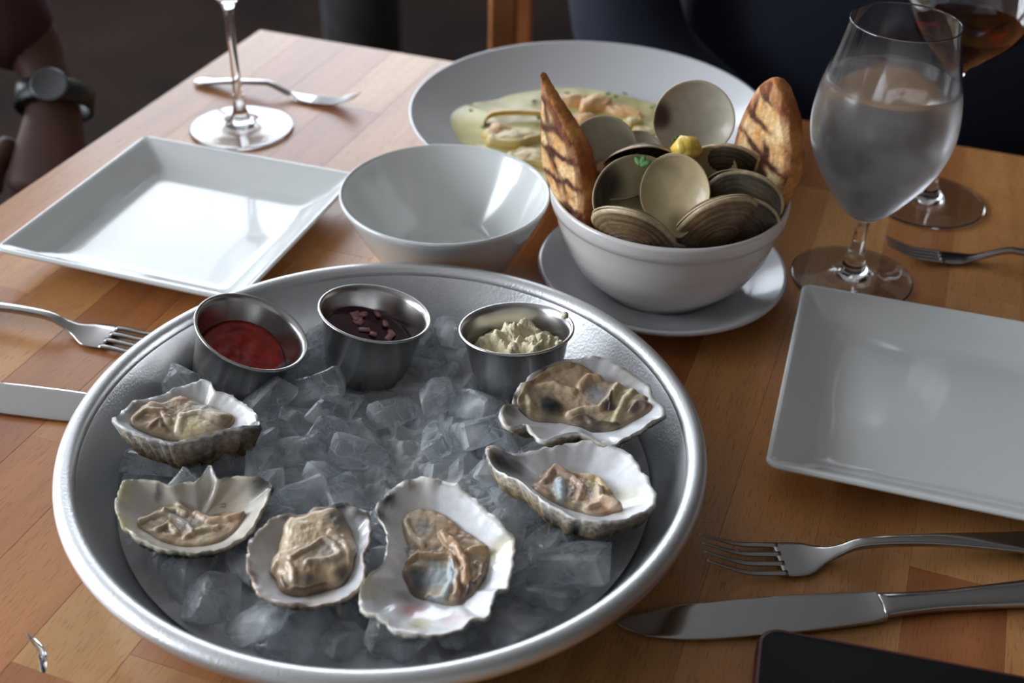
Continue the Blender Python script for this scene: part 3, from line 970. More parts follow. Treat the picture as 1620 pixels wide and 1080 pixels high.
OY.append(oyster('long oyster with dark spotted ruffled meat, in front of the horseradish cup', CC,
    [(165, 385), (190, 345), (240, 330), (245, 270), (300, 212), (400, 142), (500, 115), (600, 110), (700, 100), (785, 122), (860, 160), (945, 212), (975, 235), (990, 300), (1050, 342), (1055, 385), (1000, 420), (930, 468), (840, 515),
     (760, 548), (680, 525), (600, 490), (500, 500), (390, 532), (345, 480), (300, 440), (230, 460), (185, 425)],
    [(262, 340), (300, 262), (350, 215), (430, 170), (530, 148), (640, 168), (720, 205), (790, 225), (870, 262), (950, 312), (985, 362), (900, 405), (800, 448), (700, 462), (600, 425), (540, 408), (450, 402), (350, 400), (290, 385)],
    h=.0530, g=(.0, .12), D=.009, Dout=.013, m=4.0, mH=.005, seed=8.2,
    shell_patches=[(830, 190, 90, lin((176, 166, 158)), .7), (420, 150, 80, lin((150, 134, 104)), .6), (220, 350, 60, lin((110, 102, 90)), .8), (230, 430, 40, lin((150, 120, 96)), .6), (660, 520, 60, lin((150, 140, 128)), .6), (245, 290, 24, BLK, .8), (420, 150, 24, DBR, .7)],
    meat_patches=[(435, 350, 62, BLK, .97), (690, 290, 62, lin((150, 152, 156)), .95), (755, 350, 36, PUR, .95), (905, 365, 46, lin((90, 74, 76)), .85), (640, 430, 60, lin((70, 56, 44)), .9), (700, 455, 40, PUR, .8), (520, 200, 100, lin((178, 148, 116)), .7), (300, 380, 36, lin((60, 54, 48)), .8), (860, 300, 60, lin((188, 176, 140)), .7), (770, 230, 26, PUR, .7), (780, 430, 50, GRN, .6), (880, 260, 18, BLK, .8), (970, 330, 22, BLK, .8)],
    folds=[([(425, 345), (448, 355)], 58, .0022, BLK), ([(270, 330), (330, 240), (430, 190), (540, 165)], 22, .002, lin((176, 150, 116))), ([(540, 380), (620, 360), (700, 365), (740, 330), (800, 250)], 20, .0024, lin((206, 188, 160))), ([(600, 260), (650, 215), (700, 215)], 26, .0026, lin((206, 170, 140))),
           ([(380, 260), (460, 250), (560, 280)], 24, .0016, lin((206, 186, 150))), ([(760, 300), (760, 360)], 12, .002, lin((90, 76, 84))), ([(790, 420), (830, 330), (880, 280)], 22, .002, lin((196, 184, 146))), ([(870, 380), (900, 345), (950, 360)], 14, .002, lin((110, 92, 88))),
           ([(560, 400), (620, 395), (680, 430), (800, 440)], 15, .0018, lin((100, 84, 60))), ([(300, 300), (340, 340), (330, 380)], 18, .0015, lin((200, 180, 146)))],
    edge=lin((228, 224, 216)), out_a=lin((160, 146, 120)), out_b=lin((70, 62, 54)), jag=.0014, lift=[(620, 110, 180, .003)]))

# ------------------------------------------------------------------ the ice
def ice_variant(seed):
    r = random.Random(seed)
    bm = bmesh.new()
    sx, sy, sz = r.uniform(.012, .022), r.uniform(.009, .014), r.uniform(.006, .011)
    for x in (-1, 1):
        for y in (-1, 1):
            for z in (-1, 1):
                bm.verts.new((x * sx * r.uniform(.55, 1.1), y * sy * r.uniform(.5, 1.1), z * sz * r.uniform(.45, 1.1)))
    if r.random() < .6:
        bm.verts.new((sx * r.uniform(-.3, .3), sy * r.uniform(-.3, .3), sz * 1.35))
    bmesh.ops.convex_hull(bm, input=bm.verts[:])
    for v in [v for v in bm.verts if not v.link_faces]:
        bm.verts.remove(v)
    bmesh.ops.bevel(bm, geom=bm.edges[:], offset=.0012, segments=1, affect='EDGES', clamp_overlap=True)
    bmesh.ops.triangulate(bm, faces=bm.faces[:])
    bmesh.ops.subdivide_edges(bm, edges=[e for e in bm.edges if e.calc_length() > .004], cuts=2, use_grid_fill=True)
    for v in bm.verts:
        v.co += v.normal * .0012 * noise.noise(v.co * 110 + Vector((seed, 0, 0)))
    bm.normal_update()
    for e in bm.edges:
        if len(e.link_faces) == 2 and e.calc_face_angle(0) > math.radians(17):
            e.smooth = False
    me = bpy.data.meshes.new('ice_cube')
    bm.to_mesh(me); bm.free()
    me.materials.append(M['ice'])
    me.polygons.foreach_set('use_smooth', [True] * len(me.polygons))
    return me


IV = [ice_variant(s) for s in range(12)]
rg = np.random.RandomState(4)
NI = 190
ang = rg.uniform(0, 2 * math.pi, NI); rad_ = .135 * np.sqrt(rg.uniform(0, 1, NI))
X = np.c_[rad_ * np.cos(ang), rad_ * np.sin(ang), rg.uniform(.012, .045, NI)]
RB = .0106
cups = [(np.array(c.location) - np.array((*TC, 0)), np.array(c.rotation_quaternion @ Vector((0, 0, 1)))) for c in (cup1, cup2, cup3)]
shells = []
for o in OY:
    me = o.children[0].data
    co = np.array([v.co for v in me.vertices])
    shells.append((np.array(o.location) - np.array((*TC, 0)), co[:, :2].max(0), co[:, :2].min(0), co[:, 2].min()))


def top_of(x, y):
    """how high the heap may rise: higher in the middle and by the cups"""
    r = math.hypot(x, y)
    t = .047 - .12 * max(0, r - .07)
    t += .010 * math.exp(-((x - .01) ** 2 + (y - .03) ** 2) / .05 ** 2)
    t += .006 * math.exp(-((x) ** 2 + (y - .10) ** 2) / .05 ** 2)
    return t


for it in range(90):
    D = X[:, None] - X[None]
    d = np.linalg.norm(D, axis=2) + 1e-9
    np.fill_diagonal(d, 1)
    ov = np.clip(2 * RB - d, 0, None) * .35
    X += (D / d[..., None] * ov[..., None]).sum(1)
    X[:, 2] -= .0005
    r = np.hypot(X[:, 0], X[:, 1])
    rw = .1120 + np.clip(X[:, 2] - .012, 0, .04) * .75
    f = np.minimum(1, rw / r)
    X[:, 0] *= f; X[:, 1] *= f
    for (c, ax) in cups:
        rel = X - c
        t = rel @ ax
        perp = rel - t[:, None] * ax
        dist = np.linalg.norm(perp, axis=1) + 1e-9
        need = np.interp(t, [-.039, 0], [.0235, .0325]) + .0085
        mk = (t > -.05) & (t < .02) & (dist < need)
        X[mk] += perp[mk] / dist[mk][:, None] * (need - dist)[mk][:, None] * .7
    for (c, mx, mn, zb) in shells:
        cc = c[:2] + (mx + mn) / 2; hs = (mx - mn) / 2
        q = ((X[:, :2] - cc) / (hs * 1.0))
        rr2 = (q ** 2).sum(1)
        lim = c[2] + zb - .013 + .013 * np.clip(rr2, 0, 1.2) ** 2
        mk = (rr2 < 1.05) & (X[:, 2] > lim)
        X[mk, 2] = lim[mk]
    X[:, 2] = np.clip(X[:, 2], .0105, [top_of(a, b) for a, b in X[:, :2]])
LAND = [(.0 + a - TC[0], b - TC[1], t) for a, b, t in [(-.146, .54, 'around the cocktail sauce cup'), (-.079, .55, 'at the foot of the mignonette cup'), (.002, .535, 'at the foot of the horseradish cup'),
        (-.17, .49, 'by the craggy dark-bottomed oyster'), (-.153, .42, 'by the oyster with the spiky shell edge'), (-.09, .395, 'by the small round oyster'), (-.03, .40, 'by the largest oyster'),
        (.035, .45, 'by the oyster with the dark pointed hinge'), (.045, .51, 'by the long dark-spotted oyster'), (-.06, .49, 'in the open middle of the tray'), (-.12, .345, 'along the near left tray rim'), (.03, .36, 'along the near right tray rim'), (-.06, .62, 'along the far tray rim')]]
def blocked(p):
    for (c, mx, mn, zb) in shells:
        q = (p[:2] - (c[:2] + (mx + mn) / 2)) / ((mx - mn) / 2)
        r2 = float(q @ q)
        if r2 < 1.45 and p[2] + .017 > c[2] + zb + .006 + .014 * min(r2, 1.1) ** 2:
            return True
    return False


keep = [i for i in range(NI) if not blocked(X[i])]
keep_ = [i for i in range(0) if not any((abs((X[i, :2] - (c[:2] + (mx + mn) / 2)) / (hs_ := (mx - mn) / 2)) < .6).all() and X[i, 2] < .016 for (c, mx, mn, zb) in shells)]
for i in keep:
    me = IV[rg.randint(len(IV))]
    o = bpy.data.objects.new('ice_cube', me)
    o.location = (TC[0] + X[i, 0], TC[1] + X[i, 1], X[i, 2])
    o.rotation_euler = (rg.uniform(-.7, .7), rg.uniform(-.7, .7), rg.uniform(0, 6.28))
    sc_ = rg.uniform(.75, 1.1)
    o.scale = (sc_, sc_, sc_)
    COL.objects.link(o)
    near = min(LAND, key=lambda q: (q[0] - X[i, 0]) ** 2 + (q[1] - X[i, 1]) ** 2)[2]
    tag(o, 'clear irregular ice cube ' + near, 'ice cube', 'ice cubes ' + near)

# fine crushed ice and meltwater beneath the cubes
V, Fc = [(0, 0, .021)], []
n, rings = 150, 52
for i in range(1, rings + 1):
    s = i / rings
    for k in range(n):
        a = 2 * math.pi * k / n
        x, y = .1385 * s * math.cos(a), .1385 * s * math.sin(a)
        z = .0205 + (.005 * fbm((x, y), 70, 3, 2.0) + .009 * (noise.voronoi(Vector((x * 75, y * 75, 0)))[0][0] - .3)) * (1 - s ** 8)
        V.append((x, y, z))
for k in range(n):
    Fc.append((0, 1 + k, 1 + (k + 1) % n))
for i in range(rings - 1):
    for k in range(n):
        j = (k + 1) % n; a = 1 + i * n
        Fc.append((a + k, a + n + k, a + n + j, a + j))
b = 1 + (rings - 1) * n; c = len(V)
for k in range(n):
    a = 2 * math.pi * k / n
    V.append((.121 * math.cos(a), .121 * math.sin(a), .0042))
for k in range(n):
    j = (k + 1) % n
    Fc.append((b + k, c + k, c + j, b + j))
Fc.append(tuple(reversed([c + k for k in range(n)])))
tag(mesh('crushed_ice', V, Fc, M['snow'], loc=(*TC, 0), smooth=False), 'fine crushed ice filling the bottom of the aluminium tray', 'crushed ice', kind='stuff')


# ------------------------------------------------------------------ cutlery
def fork(loc, ang, label, L=.20, w=.0125, lift=.012, roll=0.0, group='forks', thin=1.0):
    """tines towards -x, handle towards +x, origin under the middle of the tines"""
    root = empty('fork', loc, (roll, 0, ang))
    tag(root, label, 'fork', group)
    head = w
    # root of tines x=.045, neck x=.072
    body = interp_st([(.040, 0, .0022, head * .96, .0004), (.048, 0, .0016, head, .0010), (.056, 0, .0018, head * .90, .0011), (.064, 0, .0032, head * .5, .0014),
                      (.072, 0, .0060, .0036 * thin, .0019), (.085, 0, .0105, .0030 * thin, .0022), (L * .58, 0, .0105, .0038 * thin, .0021), (L * .78, 0, .0070, .0070 * thin, .0018),
                      (L * .92, 0, .0035, .0100 * thin, .0015), (L * .98, 0, .0025, .0080 * thin, .0013), (L, 0, .0022, .0025 * thin, .0010)], 60)
    mesh('handle', *loft(body, 20, 3.4), M['cutlery'], root)
    for k in range(4):
        y = (k - 1.5) * head * .56
        T = interp_st([(0, y * .92, lift, .0005, .0004), (.008, y * .96, lift * .72, .0010, .0007), (.022, y, lift * .30, .0014, .0009), (.036, y, .0024, .0016, .0010), (.043, y * .98, .0021, .0019, .0009)], 16)
        mesh('tine', *loft(T, 8), M['cutlery'], root)
    return root


def knife(loc, ang, label, L=.235, w=.0105, group='knives', roll=0.0):
    root = empty('table_knife', loc, (roll, 0, ang))
    tag(root, label, 'knife', group)
    bl = interp_st([(0, .003, .0022, .0010, .0004), (.006, .0018, .0022, .0048, .0006), (.018, .0004, .0022, .0084, .0008), (.04, 0, .0022, w * .96, .0010), (.08, 0, .0024, w, .0012),
                    (.118, 0, .0028, w * .86, .0014), (.1275, 0, .0030, w * .78, .0020), (.131, 0, .0032, w * .74, .0024)], 44)
    auto_smooth(mesh('blade', *loft(bl, 24, 5.0), M['cutlery'], root), 14)
    hd = interp_st([(.1305, 0, .0034, w * .70, .0030), (.134, 0, .0036, w * .62, .0033), (.16, 0, .0038, .0062, .0034), (.19, 0, .0040, .0074, .0036), (.22, 0, .0042, .0088, .0036), (L - .004, 0, .0040, .0080, .0032), (L, 0, .0036, .0040, .0015)], 40)
    mesh('handle', *loft(hd, 20, 2.4), M['cutlery'], root)
    return root


fork((.0985, .4430, .0005), math.radians(5.5), 'large fork at lower right, its tines pointing at the tray rim', L=.205, w=.0125, lift=.013, roll=-.04)
knife((.0545, .3985, .0003), math.radians(7.6), 'table knife lying below the large right fork, next to the phone', w=.0118)
fork((-.2140, .6165, .0005), math.radians(180 - 14), 'fork at the left edge with tines tucked under the tray rim', L=.205, w=.0125, lift=.006)
knife((-.2130, .5500, .0003), math.radians(180 - 8), 'table knife at the left edge with its tip under the tray rim', w=.0125, roll=-.10)
fork((-.1385, .9800, .0005), math.radians(180 - 17), 'small fork lying behind the stemmed glass foot on the far table corner', L=.160, w=.0080, lift=.013, thin=.8)
fork((.2640, .7560, .0005), math.radians(-5), 'small fork lying to the right of the water glass foot', L=.165, w=.0080, lift=.013, thin=.75)

# ------------------------------------------------------------------ phone
ph = empty('smartphone', (.1205, .3960, .0), (0, 0, math.radians(-12.6)))
tag(ph, 'black smartphone in a dark red case at the bottom right corner', 'phone')


def slab(w, hgt, z0, z1, rc, bev, inset=0):
    P = []
    for q, (cx, cyy) in enumerate([(w - rc, -rc), (rc, -rc), (rc, -hgt + rc), (w - rc, -hgt + rc)]):
        for k in range(9):
            a = math.pi / 2 * (q + k / 8)
            P.append((cx, cyy, a))
    loops = [(-bev, z0), (0, z0 + bev), (0, z1 - bev), (-bev * .3, z1 - bev * .3), (-bev, z1)]
    V, Fc = [], []
    for off, z in loops:
        for cx, cyy, a in P:
            V.append((cx + (rc + off - inset) * math.cos(a), cyy + (rc + off - inset) * math.sin(a), z))
    n = len(P)
    for i in range(len(loops) - 1):
        for k in range(n):
            j = (k + 1) % n
            Fc.append((i * n + k, i * n + j, (i + 1) * n + j, (i + 1) * n + k))
    Fc.append(tuple(reversed(range(n)))); Fc.append(tuple(range((len(loops) - 1) * n, len(loops) * n)))
    return V, Fc


mesh('phone_case', *slab(.158, .078, .0004, .0104, .011, .0015), M['phonecase'], ph)
mesh('screen', *slab(.158, .078, .0096, .0108, .011, .0003, inset=.0022), M['black'], ph)

# ------------------------------------------------------------------ glasses
def stem_glass(name, loc, foot_r, prof_out, wall_t, mat, label, group=None, foot_z=.0015):
    """prof_out: outer silhouette from foot edge up to the rim; the bowl is hollowed above bowl_start"""
    root = tag(empty(name, loc), label, 'glass', group)
    return root


# water glass
wg = tag(empty('water_goblet', (.2352, .7236, .0003)), 'stemmed water glass misted with condensation, nearly full of water', 'glass', 'stemmed glasses')
outer = smooth_profile([(.0105, .0505), (.0150, .0545), (.0232, .0645), (.0340, .0800), (.0415, .0945), (.0455, .1090), (.0462, .1220), (.0445, .1370), (.0412, .1510), (.0370, .1690), (.0345, .1810), (.0338, .1850)], 5)
inner_ = smooth_profile([(.0330, .1850), (.0337, .1810), (.0361, .1690), (.0402, .1510), (.0434, .1370), (.0450, .1220), (.0443, .1090), (.0403, .0945), (.0328, .0800), (.0218, .0655), (.0120, .0570), (.005, .0545), (0, .054)], 5)
mesh('glass_bowl', *lathe([(0, .0468), (.0045, .0468), (.0062, .0478)] + outer + [(.0334, .1856)] + inner_, 96), M['misted'], wg)
stem = smooth_profile([(.0052, .0472), (.0046, .0430), (.0043, .0350), (.0050, .0260), (.0068, .0170), (.0098, .0095), (.0150, .0056), (.026, .0038), (.0385, .0028), (.0412, .0022), (.0415, .0012), (.0405, .0), (.0385, .0)], 6)
mesh('stem_and_foot', *lathe([(0, .0472)] + stem + [(.030, .0010), (.012, .0030), (0, .0034)], 96), M['glass'], wg)
wl = .1475
wprof = [(0, wl), (.0395, wl), (.0408, wl + .0003)]
for r_, z_ in inner_:
    if z_ < wl - .001:
        wprof.append((max(0, r_ + .0003), z_ - .0001))
mesh('water', *lathe(wprof, 96), M['water'], wg)

# wine glasses
def wine_glass(loc, label, foot_r, wine=None, bz=.105, br=.050, H=.225):
    root = tag(empty('wine_glass', loc), label, 'glass', 'stemmed glasses')
    o_ = smooth_profile([(.0046, bz - .006), (.0080, bz), (.020, bz + .010), (.036, bz + .026), (.0475, bz + .045), (br, bz + .062), (br * .96, bz + .085), (br * .82, bz + .110), (br * .70, H)], 5)
    i_ = [(max(0, r - .0010), z + .0008) for r, z in reversed(o_) if r > .009]
    i_ = [(o_[-1][0] - .0009, o_[-1][1])] + i_[1:] + [(.006, bz + .003), (0, bz + .002)]
    mesh('glass_bowl', *lathe([(0, bz - .006)] + o_ + i_, 96), M['glass'], root)
    st = smooth_profile([(.0046, bz - .0055), (.0036, bz - .020), (.0034, bz * .5), (.0042, .030), (.0062, .016), (.0105, .0078), (.018, .0048), (foot_r * .7, .0034), (foot_r * .96, .0024), (foot_r, .0014), (foot_r * .97, 0), (foot_r * .92, 0)], 6)
    mesh('stem_and_foot', *lathe([(0, bz - .0055)] + st + [(foot_r * .7, .0010), (.012, .0026), (0, .0030)], 96), M['glass'], root)
    if wine:
        w_ = [(0, wine)]
        ii = [(r, z) for r, z in i_ if z < wine - .0005]
        w_ += [(ii[0][0] - .0003 + .0006, wine)] + [(max(0, r + .0003), z - .0001) for r, z in ii]
        mesh('red_wine', *lathe(w_, 96), M['wine'], root)
    return root


wine_glass((-.2316, .9363, .0003), 'tall stemmed glass whose stem rises out of frame beside the far left fork', .0430, None, bz=.110)
wine_glass((.3175, .8385, .0003), 'glass of red wine standing behind the misted water glass', .0438, .142, bz=.110, br=.054)

# ------------------------------------------------------------------ pasta on the big plate
def poly_body(name, pts, zfun, mat, parent=None, n=110, rings=26, colf=None, base=None, loc=(0, 0, 0)):
    B = smooth_closed(pts, n); c = B.mean(0)
    V = [(c[0], c[1], zfun(c, 0))]; Cl = [colf(c, 0)] if colf else None
    Fc = []
    for i in range(1, rings + 1):
        s = i / rings
        for k in range(n):
            p = c + (B[k] - c) * s
            V.append((p[0], p[1], zfun(p, s)))
            if colf: Cl.append(colf(p, s))
    for k in range(n): Fc.append((0, 1 + k, 1 + (k + 1) % n))
    for i in range(rings - 1):
        for k in range(n):
            j = (k + 1) % n; a = 1 + i * n
            Fc.append((a + k, a + n + k, a + n + j, a + j))
    a = 1 + (rings - 1) * n
    last = len(V); V.append((c[0], c[1], base if base is not None else zfun(c, 1) - .004))
    if colf: Cl.append(Cl[0])
    for k in range(n): Fc.append((a + k, last, a + (k + 1) % n))
    return mesh(name, V, Fc, mat, parent, col=Cl, loc=loc)


def plate_z(p):
    r = math.hypot(p[0], p[1])
    return float(np.interp(r, [0, .03, .065, .082, .095, .112, .130, .1434], [.0105, .0105, .0112, .0130, .0160, .0222, .0300, .0370]))


def sauce_top(p, s):
    if s > .985: return plate_z(p) + .0002
    return max(.0195 + .0012 * fbm(p, 40, 3, 1.0), plate_z(p) + .0008)


sp = []
for k in range(26):
    a = 2 * math.pi * k / 26
    rr_ = .099 + .004 * math.sin(3 * a + 1) + .003 * math.sin(5 * a)
    x, y = rr_ * math.cos(a), rr_ * math.sin(a)
    if math.cos(a) < -.7: x -= .010 * (-math.cos(a) - .7) / .3
    sp.append((x - .006, y * .93 - .008))
SA, SB = lin((206, 198, 138)), lin((188, 174, 108))
tag(poly_body('cream_sauce', sp, sauce_top, M['sauce'], n=140, rings=40, base=.0125, loc=(*PC, .0004),
              colf=lambda p, s: np.array(SA) * (1 - (w := min(1, max(0, .5 + .8 * fbm(p, 45, 4, 4.0))))) + np.array(SB) * w),
    'pale yellow-green cream sauce pooled on the large round plate', 'sauce')


def pasta_piece(px, py, w, l, ang, hgt, label, seed, mat=None, name='pasta_parcel', cat='pasta', grp='stuffed pasta pieces in cream sauce'):
    c = WP(px, py, .024)
    P = []
    for k in range(18):
        a = 2 * math.pi * k / 18
        r = 1 + .12 * math.sin(3 * a + seed) + .08 * math.sin(5 * a + seed * 2)
        P.append((w * r * math.cos(a), l * r * math.sin(a)))
    def z(p, s):
        return hgt * max(0, 1 - s ** 2.4) ** .6 + .0009 * fbm(p, 90, 3, seed) * (1 - s ** 4) + .0016 * math.exp(-((s - .8) / .12) ** 2) + (-.004 if s > .97 else 0)
    if mat is None:
        ca, cb = lin((206, 178, 92)), lin((214, 192, 140))
        o = poly_body(name, P, z, M['sauce'], n=60, rings=16, base=-.004, loc=(c.x, c.y, .0195),
                      colf=lambda p, s: np.array(ca) * s ** 3 + np.array(cb) * (1 - s ** 3))
    else:
        o = poly_body(name, P, z, mat, n=48, rings=12, base=-.004, loc=(c.x, c.y, .0195))
    o.rotation_euler.z = ang
    return tag(o, label, cat, grp)


pasta_piece(810, 214, .026, .016, .1, .0075, 'folded pasta parcel left of the tall toast, ruffled yellow edge', 1.0)
pasta_piece(840, 246, .022, .013, -.3, .006, 'pasta parcel peeking over the rim of the empty white bowl', 2.2)
pasta_piece(790, 205, .011, .010, .5, .0085, 'pinkish shrimp piece on the leftmost pasta parcel', 3.1, M['shrimp'], 'shrimp_piece', 'shrimp', 'shrimp pieces in cream sauce')
pasta_piece(943, 162, .017, .011, .6, .0095, 'curled orange shrimp piece behind the tall toast tip', 4.4, M['shrimp'], 'shrimp_piece', 'shrimp', 'shrimp pieces in cream sauce')
pasta_piece(905, 156, .016, .008, .1, .007, 'flat orange shrimp piece nearest the plate far rim', 5.2, M['shrimp'], 'shrimp_piece', 'shrimp', 'shrimp pieces in cream sauce')
pasta_piece(925, 185, .009, .007, .2, .007, 'small shrimp nugget just behind the two back clam shells', 6.6, M['shrimp'], 'shrimp_piece', 'shrimp', 'shrimp pieces in cream sauce')
pasta_piece(985, 172, .018, .008, -.5, .006, 'long shrimp strip left of the biggest upright clam shell', 7.7, M['shrimp'], 'shrimp_piece', 'shrimp', 'shrimp pieces in cream sauce')
pasta_piece(1020, 208, .014, .010, .3, .007, 'pasta parcel half hidden behind the biggest upright clam shell', 8.8)
pasta_piece(1000, 190, .010, .007, .9, .006, 'small pasta corner between shrimp strip and back clams', 9.9)
# the bright yellow folded pasta edge
V, Fc = loft(interp_st([(-.036, -.012, 0, .003, .002), (-.030, 0, .003, .0035, .0022), (-.012, .004, .004, .0035, .002), (.010, .003, .004, .0035, .002), (.030, .001, .003, .0034, .002), (.036, -.002, 0, .002, .0015)], 24), 10)
c = WP(835, 184, .024)
tag(mesh('pasta_fold', V, Fc, M['pasta'], loc=(c.x, c.y, .0218)), 'bright yellow folded edge of pasta behind the leftmost parcel', 'pasta')
# herbs
hr = random.Random(3)
for px, py in [(763, 203), (744, 177), (846, 161), (862, 190), (988, 150), (1040, 170), (1048, 168), (1030, 171), (995, 206), (925, 192), (975, 154), (897, 148), (850, 188), (960, 150)]:
    z = .0215 if px != 744 else .0250
    c = WP(px, py, z)
    if ((c.x - PC[0] + .006) / .096) ** 2 + ((c.y - PC[1] + .008) / .090) ** 2 > 1:
        for _ in range(4):
            z = plate_z((c.x - PC[0], c.y - PC[1])) + .0004
            c = WP(px, py, z)
    bm = bmesh.new()
    for _ in range(3):
        r = bmesh.ops.create_icosphere(bm, subdivisions=1, radius=1)
        bmesh.ops.scale(bm, vec=(hr.uniform(.0012, .0024), hr.uniform(.0008, .0016), .0007), verts=r['verts'])
        bmesh.ops.translate(bm, vec=(hr.uniform(-.0015, .0015), hr.uniform(-.0015, .0015), hr.uniform(0, .001)), verts=r['verts'])
    o = from_bm('herb_fleck', bm, M['herb'], loc=(c.x, c.y, z + .0006))
    tag(o, 'small green chopped herb fleck on the creamy pasta', 'herb', 'herb flecks on the pasta')


# ------------------------------------------------------------------ clams
def valve(R, seed, inside, outside, patches=(), asp=1.12, depth=.42, dark=None):
    """half shell: local +z is its hollow side, umbo at -y"""
    n, ri = 72, 14
    O = []
    for k in range(n):
        a = 2 * math.pi * k / n
        r = 1 + .05 * math.cos(2 * a) * 0
        x = R * asp * math.cos(a); y = R * math.sin(a)
        if y < 0: x *= 1 - .22 * (y / R) ** 2
        y -= .10 * R * math.exp(-((a - 1.5 * math.pi) / .35) ** 2)
        O.append(np.array((x, y)))
    V, Cl, Fc, fm = [], [], [], []
    def dz(s): return -depth * R * (1 - s ** 2.2) ** .9
    cen = np.array((0, -.18 * R))
    V.append((cen[0], cen[1], dz(0) + .0011)); Cl.append(np.array(inside))
    for i in range(1, ri + 1):
        s = i / ri
        for k in range(n):
            p = cen + (O[k] - cen) * s * (1 if i < ri else .985)
            V.append((p[0], p[1], dz(s) + .0011 * (1 - s * .6)))
            c = np.array(inside, float) * (1 + .10 * noise.noise(Vector((p[0] * 150, p[1] * 150, seed))))
            for (a, b, r, cc, kk) in patches:
                t = kk * math.exp(-(((p[0] / R - a) ** 2 + (p[1] / R - b) ** 2) / r ** 2) ** 2)
                c = c * (1 - t) + np.array(cc) * t
            if s > .97: c = c * .5 + np.array(lin((206, 190, 160))) * .5
            Cl.append(c)
    ro = 26
    for i in range(ro):
        s = 1 - i / ro
        for k in range(n):
            p = cen + (O[k] - cen) * s
            ring = math.sin(s * 60 + 2.5 * noise.noise(Vector((p[0] * 60, p[1] * 60, seed))))
            rid = .00022 * ring * (i > 0)
            V.append((p[0] * (1 + .004 * ring), p[1] * (1 + .004 * ring), dz(s) - rid - .0002))
            w = .5 + .28 * ring + .5 * noise.noise(Vector((s * 22, seed * 3, 0))) + .22 * noise.noise(Vector((p[0] * 100, p[1] * 100, seed)))
            w = min(1, max(0, w))
            c = np.array(outside[0]) * w + np.array(outside[1]) * (1 - w)
            um = math.exp(-((p[0] / R) ** 2 + (p[1] / R + .85) ** 2) / .07)
            c = c * (1 - .5 * um) + np.array(lin((200, 196, 186))) * .5 * um
            if i < 2: c = np.array(lin((196, 176, 140)))
            Cl.append(c)
    last = len(V); V.append((cen[0], cen[1], dz(0) - .0002)); Cl.append(np.array(outside[0]))
    for k in range(n):
        Fc.append((0, 1 + k, 1 + (k + 1) % n)); fm.append(0)
    for i in range(ri + ro - 1):
        for k in range(n):
            j = (k + 1) % n; a = 1 + i * n
            Fc.append((a + k, a + n + k, a + n + j, a + j)); fm.append(0 if i < ri else 1)
    a = 1 + (ri + ro - 1) * n
    for k in range(n):
        Fc.append((a + k, last, a + (k + 1) % n)); fm.append(1)
    return V, Fc, Cl, fm


CI = lin((218, 200, 162)); CIG = lin((196, 190, 172)); PRP = lin((54, 24, 34))
OUTA = (lin((160, 132, 92)), lin((70, 56, 40))); OUTB = (lin((124, 104, 72)), lin((46, 38, 28))); OUTC = (lin((92, 74, 50)), lin((32, 26, 20)))


def place_valve(root, px, py, z, hollow, umbo, R, seed, inside=CI, outside=OUTA, patches=(), asp=1.12, depth=.42, name='shell_half'):
    """hollow / umbo: directions in (right, up, towards viewer) of someone sitting at the near side"""
    c = WP(px, py, z)
    t = (EYE - c).normalized()
    r = Vector((0, 0, 1)).cross(t).normalized()
    u = t.cross(r).normalized()
    f = lambda d: (d[0] * r + d[1] * u + d[2] * t).normalized()
    Z = f(hollow); Yd = -f(umbo)
    Xd = Yd.cross(Z).normalized(); Yd = Z.cross(Xd).normalized()
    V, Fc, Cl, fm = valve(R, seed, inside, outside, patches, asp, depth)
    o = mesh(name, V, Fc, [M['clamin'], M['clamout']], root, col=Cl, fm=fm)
    mm = Matrix((Xd, Yd, Z)).transposed().to_4x4()
    mm.translation = c - root.location
    o.matrix_local = mm
    return o


def clam(label, halves):
    c = WP(halves[0][0], halves[0][1], halves[0][2])
    root = tag(empty('clam', c), label, 'clam', 'steamed clams in the white bowl')
    for h in halves:
        place_valve(root, *h[:7], **(h[7] if len(h) > 7 else {}))
    return root


clam('biggest upright clam shell at the back, grey inside with a purple patch on its left',
     [(1098, 192, .117, (0.05, -.02, 1), (0.1, -1, 0), .0262, 1.1, dict(inside=CIG, asp=1.0, patches=[(-.92, .20, .36, PRP, 1.0), (-.8, .05, .25, PRP, .9)], outside=OUTB))])
clam('open clam shell leaning at the back left behind the tall toast, grey inside',
     [(955, 237, .107, (.15, .0, 1), (.1, -1, 0), .0215, 2.2, dict(inside=CIG, asp=1.02, outside=OUTB)),
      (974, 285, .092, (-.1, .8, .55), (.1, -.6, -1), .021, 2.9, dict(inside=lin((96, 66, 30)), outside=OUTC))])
clam('open clam left of centre, dark purple blotch inside, its upper half arching over',
     [(1008, 312, .093, (.25, .12, 1), (.45, -1, 0), .0262, 3.3, dict(inside=lin((190, 178, 142)), asp=1.08, patches=[(-.55, .55, .5, lin((30, 18, 24)), .97), (-.9, .1, .35, lin((30, 18, 24)), .9)], outside=OUTB)),
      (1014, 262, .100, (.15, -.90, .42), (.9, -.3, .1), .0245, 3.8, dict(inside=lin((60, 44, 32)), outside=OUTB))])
clam('pale cream clam shell at the centre front with broth pooled in its bottom',
     [(1068, 306, .098, (-.08, .08, 1), (.22, -1, .0), .0248, 4.4, dict(inside=lin((196, 178, 138)), asp=.86, depth=.34, patches=[(.1, -.75, .36, lin((110, 92, 34)), .8)]))])
clam('tan clam shell directly behind the pale centre one, below the yellow potato',
     [(1120, 284, .094, (.18, .0, 1), (-.3, -1, 0), .0215, 5.5, dict(inside=lin((186, 160, 116)), asp=.86, outside=OUTB))])
